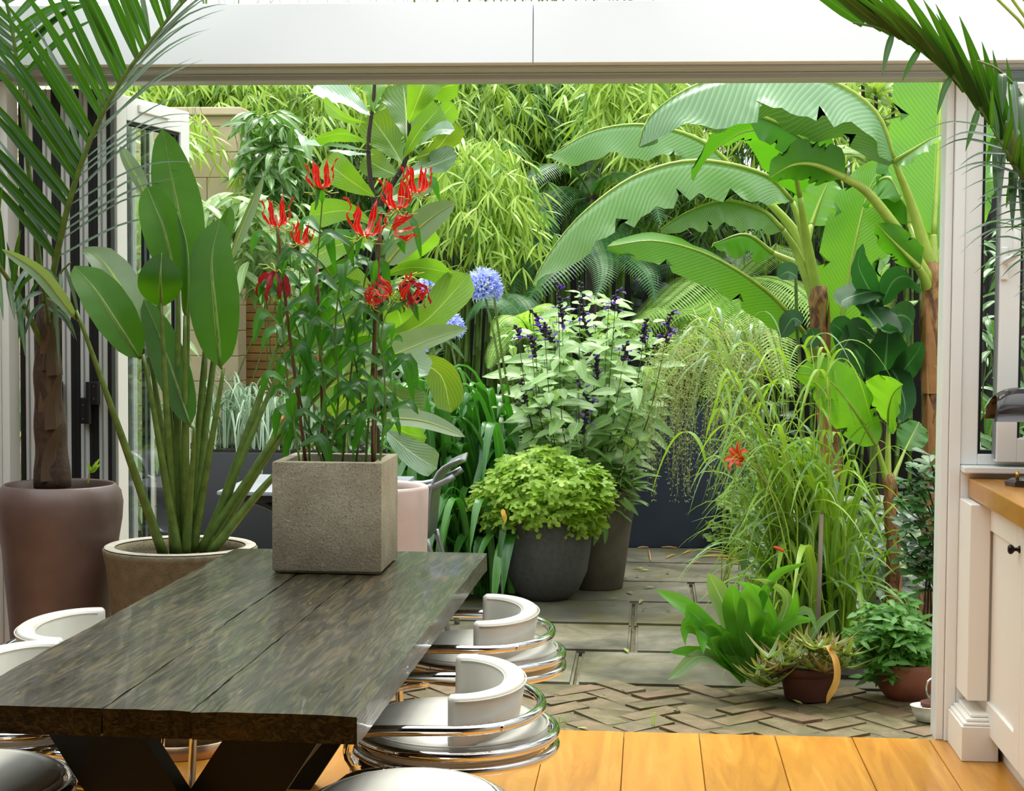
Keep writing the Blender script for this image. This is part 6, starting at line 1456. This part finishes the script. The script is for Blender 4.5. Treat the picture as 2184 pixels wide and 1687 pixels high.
# creeping small-leaved vine on the cube planter
CFG = leafmat('creeper_leaf', (112, 150, 62), (156, 184, 90), None, 0, trans=.35, rough=.4, rnd='obj', mott=.15)
lcf = Leaf(CFG, p_heart, 3, 1, .2, .1, 0, .4, 'creeper_leaf'); Ms = []
cyf = cA.y - .02; cfb = V((at(1610, 1160, cyf).x, cyf - .05, ZG)); CF = thing('creeping_vine', 'tiny leaved creeper climbing the right side of the dark planter', 'plant', cfb)
for k in range(18):
    x0_, y0_ = U(1560, 1640), U(1150, 1170); x1_, y1_b = (U(1490, 1560), U(1105, 1160)) if k % 3 == 0 else (U(1525, 1640), U(1040, 1120)); P = spline([at(x0_, y0_, cyf - .03), at((x0_ + x1_) / 2 + 8, (y0_ + y1_b) / 2, cyf - U(.02, .12)), at(x1_, y1_b, cyf - U(.01, .1))], 18)
    MB().tube(P, .0015, 4).build('stem', FSTEM, CF)
    for q in P:
        for _ in range(2): Ln = U(8, 14) * cyf / FPX; Ms.append(mfrom(q + rdir() * .02, V((U(-1, 1), -U(.1, .8), U(-.6, .6))).normalized(), V((0, -1, .5)), Ln, Ln))
for k in range(260):
    x, y = sample([(1530, 1060), (1600, 1040), (1660, 1060), (1680, 1180), (1560, 1170)]); Ln = U(9, 14) * cyf / FPX; Ms.append(mfrom(at(x, y, cyf - U(.02, .2)), V((U(-1, 1), -U(.1, .8), U(-.6, .6))).normalized(), V((0, -1, .5)), Ln, Ln))
leafy(CF, lcf, Ms, 300)
# low dark ground cover closing the bed at the right
GC2 = leafmat('ground_ivy', (24, 60, 26), (50, 92, 40), None, 0, trans=.2, rough=.4, rnd='island')
lgc = Leaf(GC2, p_heart, 4, 1, .2, .2, .03, .4, 'ivy_leaf')
for lab, x0_, x1_, Y0, Y1, zt_2, n in (('low dark ivy under the banana trunks', 1600, 2080, 8.7, 10.4, .5, 620), ('low dark ivy along the fence foot behind the planter', 1180, 1700, 12.6, 13.6, .9, 420), ('dark ivy in the left bed behind the agapanthus', 640, 1180, 10.6, 12.6, .8, 620)):
    Ym = (Y0 + Y1) / 2; b = V((at((x0_ + x1_) / 2, 900, Ym).x, Ym, -.034)); T = thing('ground_ivy', lab, 'plant', b); Ms = []
    for k in range(n):
        Yq = U(Y0, Y1); p = V((at(U(x0_, x1_), 900, Yq).x, Yq, U(0, zt_2))); Ln = U(.07, .13); Ms.append(mfrom(p, V((U(-1, 1), U(-1, .2), U(-.4, .4))).normalized(), V((0, -.5, 1)), Ln, Ln))
    leafy(T, lgc, Ms, 60)
    for k in range(8): q = Ms[k].translation; MB().tube([V((q.x, q.y, -.034)), q], .004, 5).build('stem', FSTEM, T)
# daylilies
DLY = leafmat('daylily_petal', (196, 40, 18), (224, 66, 22), (240, 170, 40), 0, mid=.16, trans=.3, rough=.45, rnd='obj', tcol=(255, 90, 20), mott=0)
yD = 7.55; pD = at(1568, 975, yD); DL = thing('daylily', 'red and orange daylily bloom leaning over the flagstones', 'plant', V((at(1700, 1000, 7.75).x, 7.7, ZG)))
f = link(bpy.data.objects.new('flower', None)); f.parent = DL; f.location = pD - DL.location
for k in range(6):
    a = 2 * PI * k / 6 + .3; ax = V((-.75, -.5, .42)).normalized(); u = ax.orthogonal().normalized(); w = ax.cross(u); d = u * math.cos(a) + w * math.sin(a); o_ = pD + V((.045, .03, -.02))
    MB().blade([o_, o_ + ax * .03 + d * .012, o_ + ax * .055 + d * .032, o_ + ax * .065 + d * .056, o_ + ax * .05 + d * .072], .016, ax * -1 if False else ax, ns=10, nw=2, fold=.25, wave=.15).build('petal', DLY, f)
stem(DL, 'flower_stem', [DL.location, at(1680, 1130, 7.6), at(1620, 1010, 7.57), pD + V((.045, .03, -.02))], .005, .003, PETY, px=False)
bq = at(1672, 1176, 7.45); MB().tube(spline([bq + V((-.045, 0, .02)), bq + V((-.02, 0, .01)), bq], 6), [.003, .006, .007, .007, .007, .006, .004], 8).build('bud', ORNG, DL)
stem(DL, 'flower_stem', [DL.location, at(1730, 1290, 7.55), bq], .005, .003, PETY, px=False)
for k in range(24): arch(DL, DL.location + V((U(-.06, .06), U(-.05, .05), 0)), PI + U(-1.4, 1.4), U(.2, .45), U(.3, .6), U(.2, .5), .009, GRS, 'blade', prof=p_grass)

# ---------------------------------------------------------------- litter on the paving
LIT = [leafmat('fallen_leaf_green', (140, 160, 70), (160, 176, 90), None, 0, trans=.1, rnd='obj'), leafmat('fallen_leaf_brown', (52, 38, 30), (74, 52, 36), None, 0, trans=.05, rnd='obj')]
lt_l = [Leaf(m, p_lance, 5, 1, .2, .12, .08, .22, 'fallen_leaf') for m in LIT]
spots = [(1372, 1257, 0), (1350, 1269, 0), (1318, 1281, 0), (1370, 1284, 0), (1372, 1215, 0), (1332, 1388, 0), (1376, 1303, 1), (1418, 1304, 1), (1300, 1294, 1), (1080, 1482, 1), (1325, 1475, 1), (1290, 1488, 1), (1200, 1335, 1), (1440, 1265, 1), (1405, 1243, 1), (1375, 1228, 1), (1362, 1232, 1), (1425, 1225, 1), (1230, 1560, 0), (1360, 1218, 0), (1390, 1208, 1), (1440, 1212, 1), (1330, 1236, 1), (1480, 1230, 1), (1120, 1290, 1), (1060, 1300, 1), (1550, 1480, 0), (1690, 1498, 0), (1010, 1440, 1), (890, 1462, 1), (1420, 1530, 1), (1440, 1520, 0)]
ORD = 'first second third fourth fifth sixth seventh eighth ninth tenth eleventh twelfth thirteenth fourteenth fifteenth sixteenth seventeenth eighteenth nineteenth twentieth twenty-first twenty-second twenty-third'.split()
pos_w = ['near the planter foot', 'by the sage pot', 'on the mossy slab', 'on the bricks']
for i, (x, y, m) in enumerate(spots):
    p = atz(x, y, ZG); o = link(bpy.data.objects.new('fallen_leaf', lt_l[m].me)); Ln = U(14, 26) * p.y / FPX * (1.3 if m == 0 else .8); a = U(0, 2 * PI)
    o.matrix_basis = mfrom(p + V((0, 0, .006 + Ln * .1)), V((math.cos(a), math.sin(a), 0)), V((0, 0, 1)), Ln, Ln)
    k_ = sorted([s[0] + s[1] * .001 for s in spots if s[2] == m]).index(x + y * .001)
    tag(o, '%s fallen leaf on the wet paving, %s from the left of the %s ones' % (('pale green' if m == 0 else 'dark brown', ORD[k_], 'pale' if m == 0 else 'brown')), 'leaf', '%s leaves fallen on the patio' % ('pale green' if m == 0 else 'dark brown'))
straws = [(1487, 1187, 1565, 1187), (1530, 1193, 1600, 1192), (1468, 1201, 1495, 1199), (1411, 1167, 1444, 1168), (1456, 1181, 1478, 1172), (1384, 1172, 1388, 1196), (1500, 1176, 1548, 1179), (1560, 1200, 1604, 1196), (1420, 1190, 1440, 1182), (1360, 1168, 1383, 1167)]
sx_l = sorted(s[0] for s in straws)
STRAW = simple('dry_straw', (190, 140, 80), .8)
for i, (x0_, y0_, x1_, y1_) in enumerate(straws):
    a, b = atz(x0_, y0_, ZG + .009), atz(x1_, y1_, ZG + .009); mb = MB(); mb.tube([a, a.lerp(b, .5) + V((0, 0, .004)), b], [.0035, .005, .003], 6)
    tag(mb.build('dry_straw', STRAW), 'dry tan stalk on the paving before the dark planter, %s from the left' % ORD[sx_l.index(x0_)], 'straw', 'dry stalks on the paving')
# weeds in the brick joints
for (x, y) in ((1198, 1555), (1392, 1545)):
    p = atz(x, y, ZG); T = thing('grass_weed', 'tiny grass weed in the brick joint %s' % ('nearest the white chair' if x < 1300 else 'before the fourth floorboard'), 'weed', p)
    for k in range(4): arch(T, p + V((U(-.01, .01), 0, -.01)), U(0, 6), .02, U(.04, .07), .01, .002, GRS, 'blade', prof=p_grass, ns=5)
# red pendant, only the lowest rim of its shade dips into the frame
RED = simple('dark_red_enamel', (120, 22, 26), .3, coat=.3); pp = at(1026, -8, 4.6)
PD = thing('pendant_lamp', 'dark red pendant shade, just its rim at the top edge of the beam', 'lamp', pp)
mb = MB(); mb.lathe([(.060, 0), (.058, .05), (.045, .10), (.022, .13), (.012, .15), (.010, .15), (.02, .128), (.042, .098), (.055, .05), (.056, .002)], pp, 32, False); mb.build('shade', RED, PD)
MB().tube([pp + V((0, 0, .15)), pp + V((0, 0, .9))], .003, 6).build('cord', BLACKR, PD)
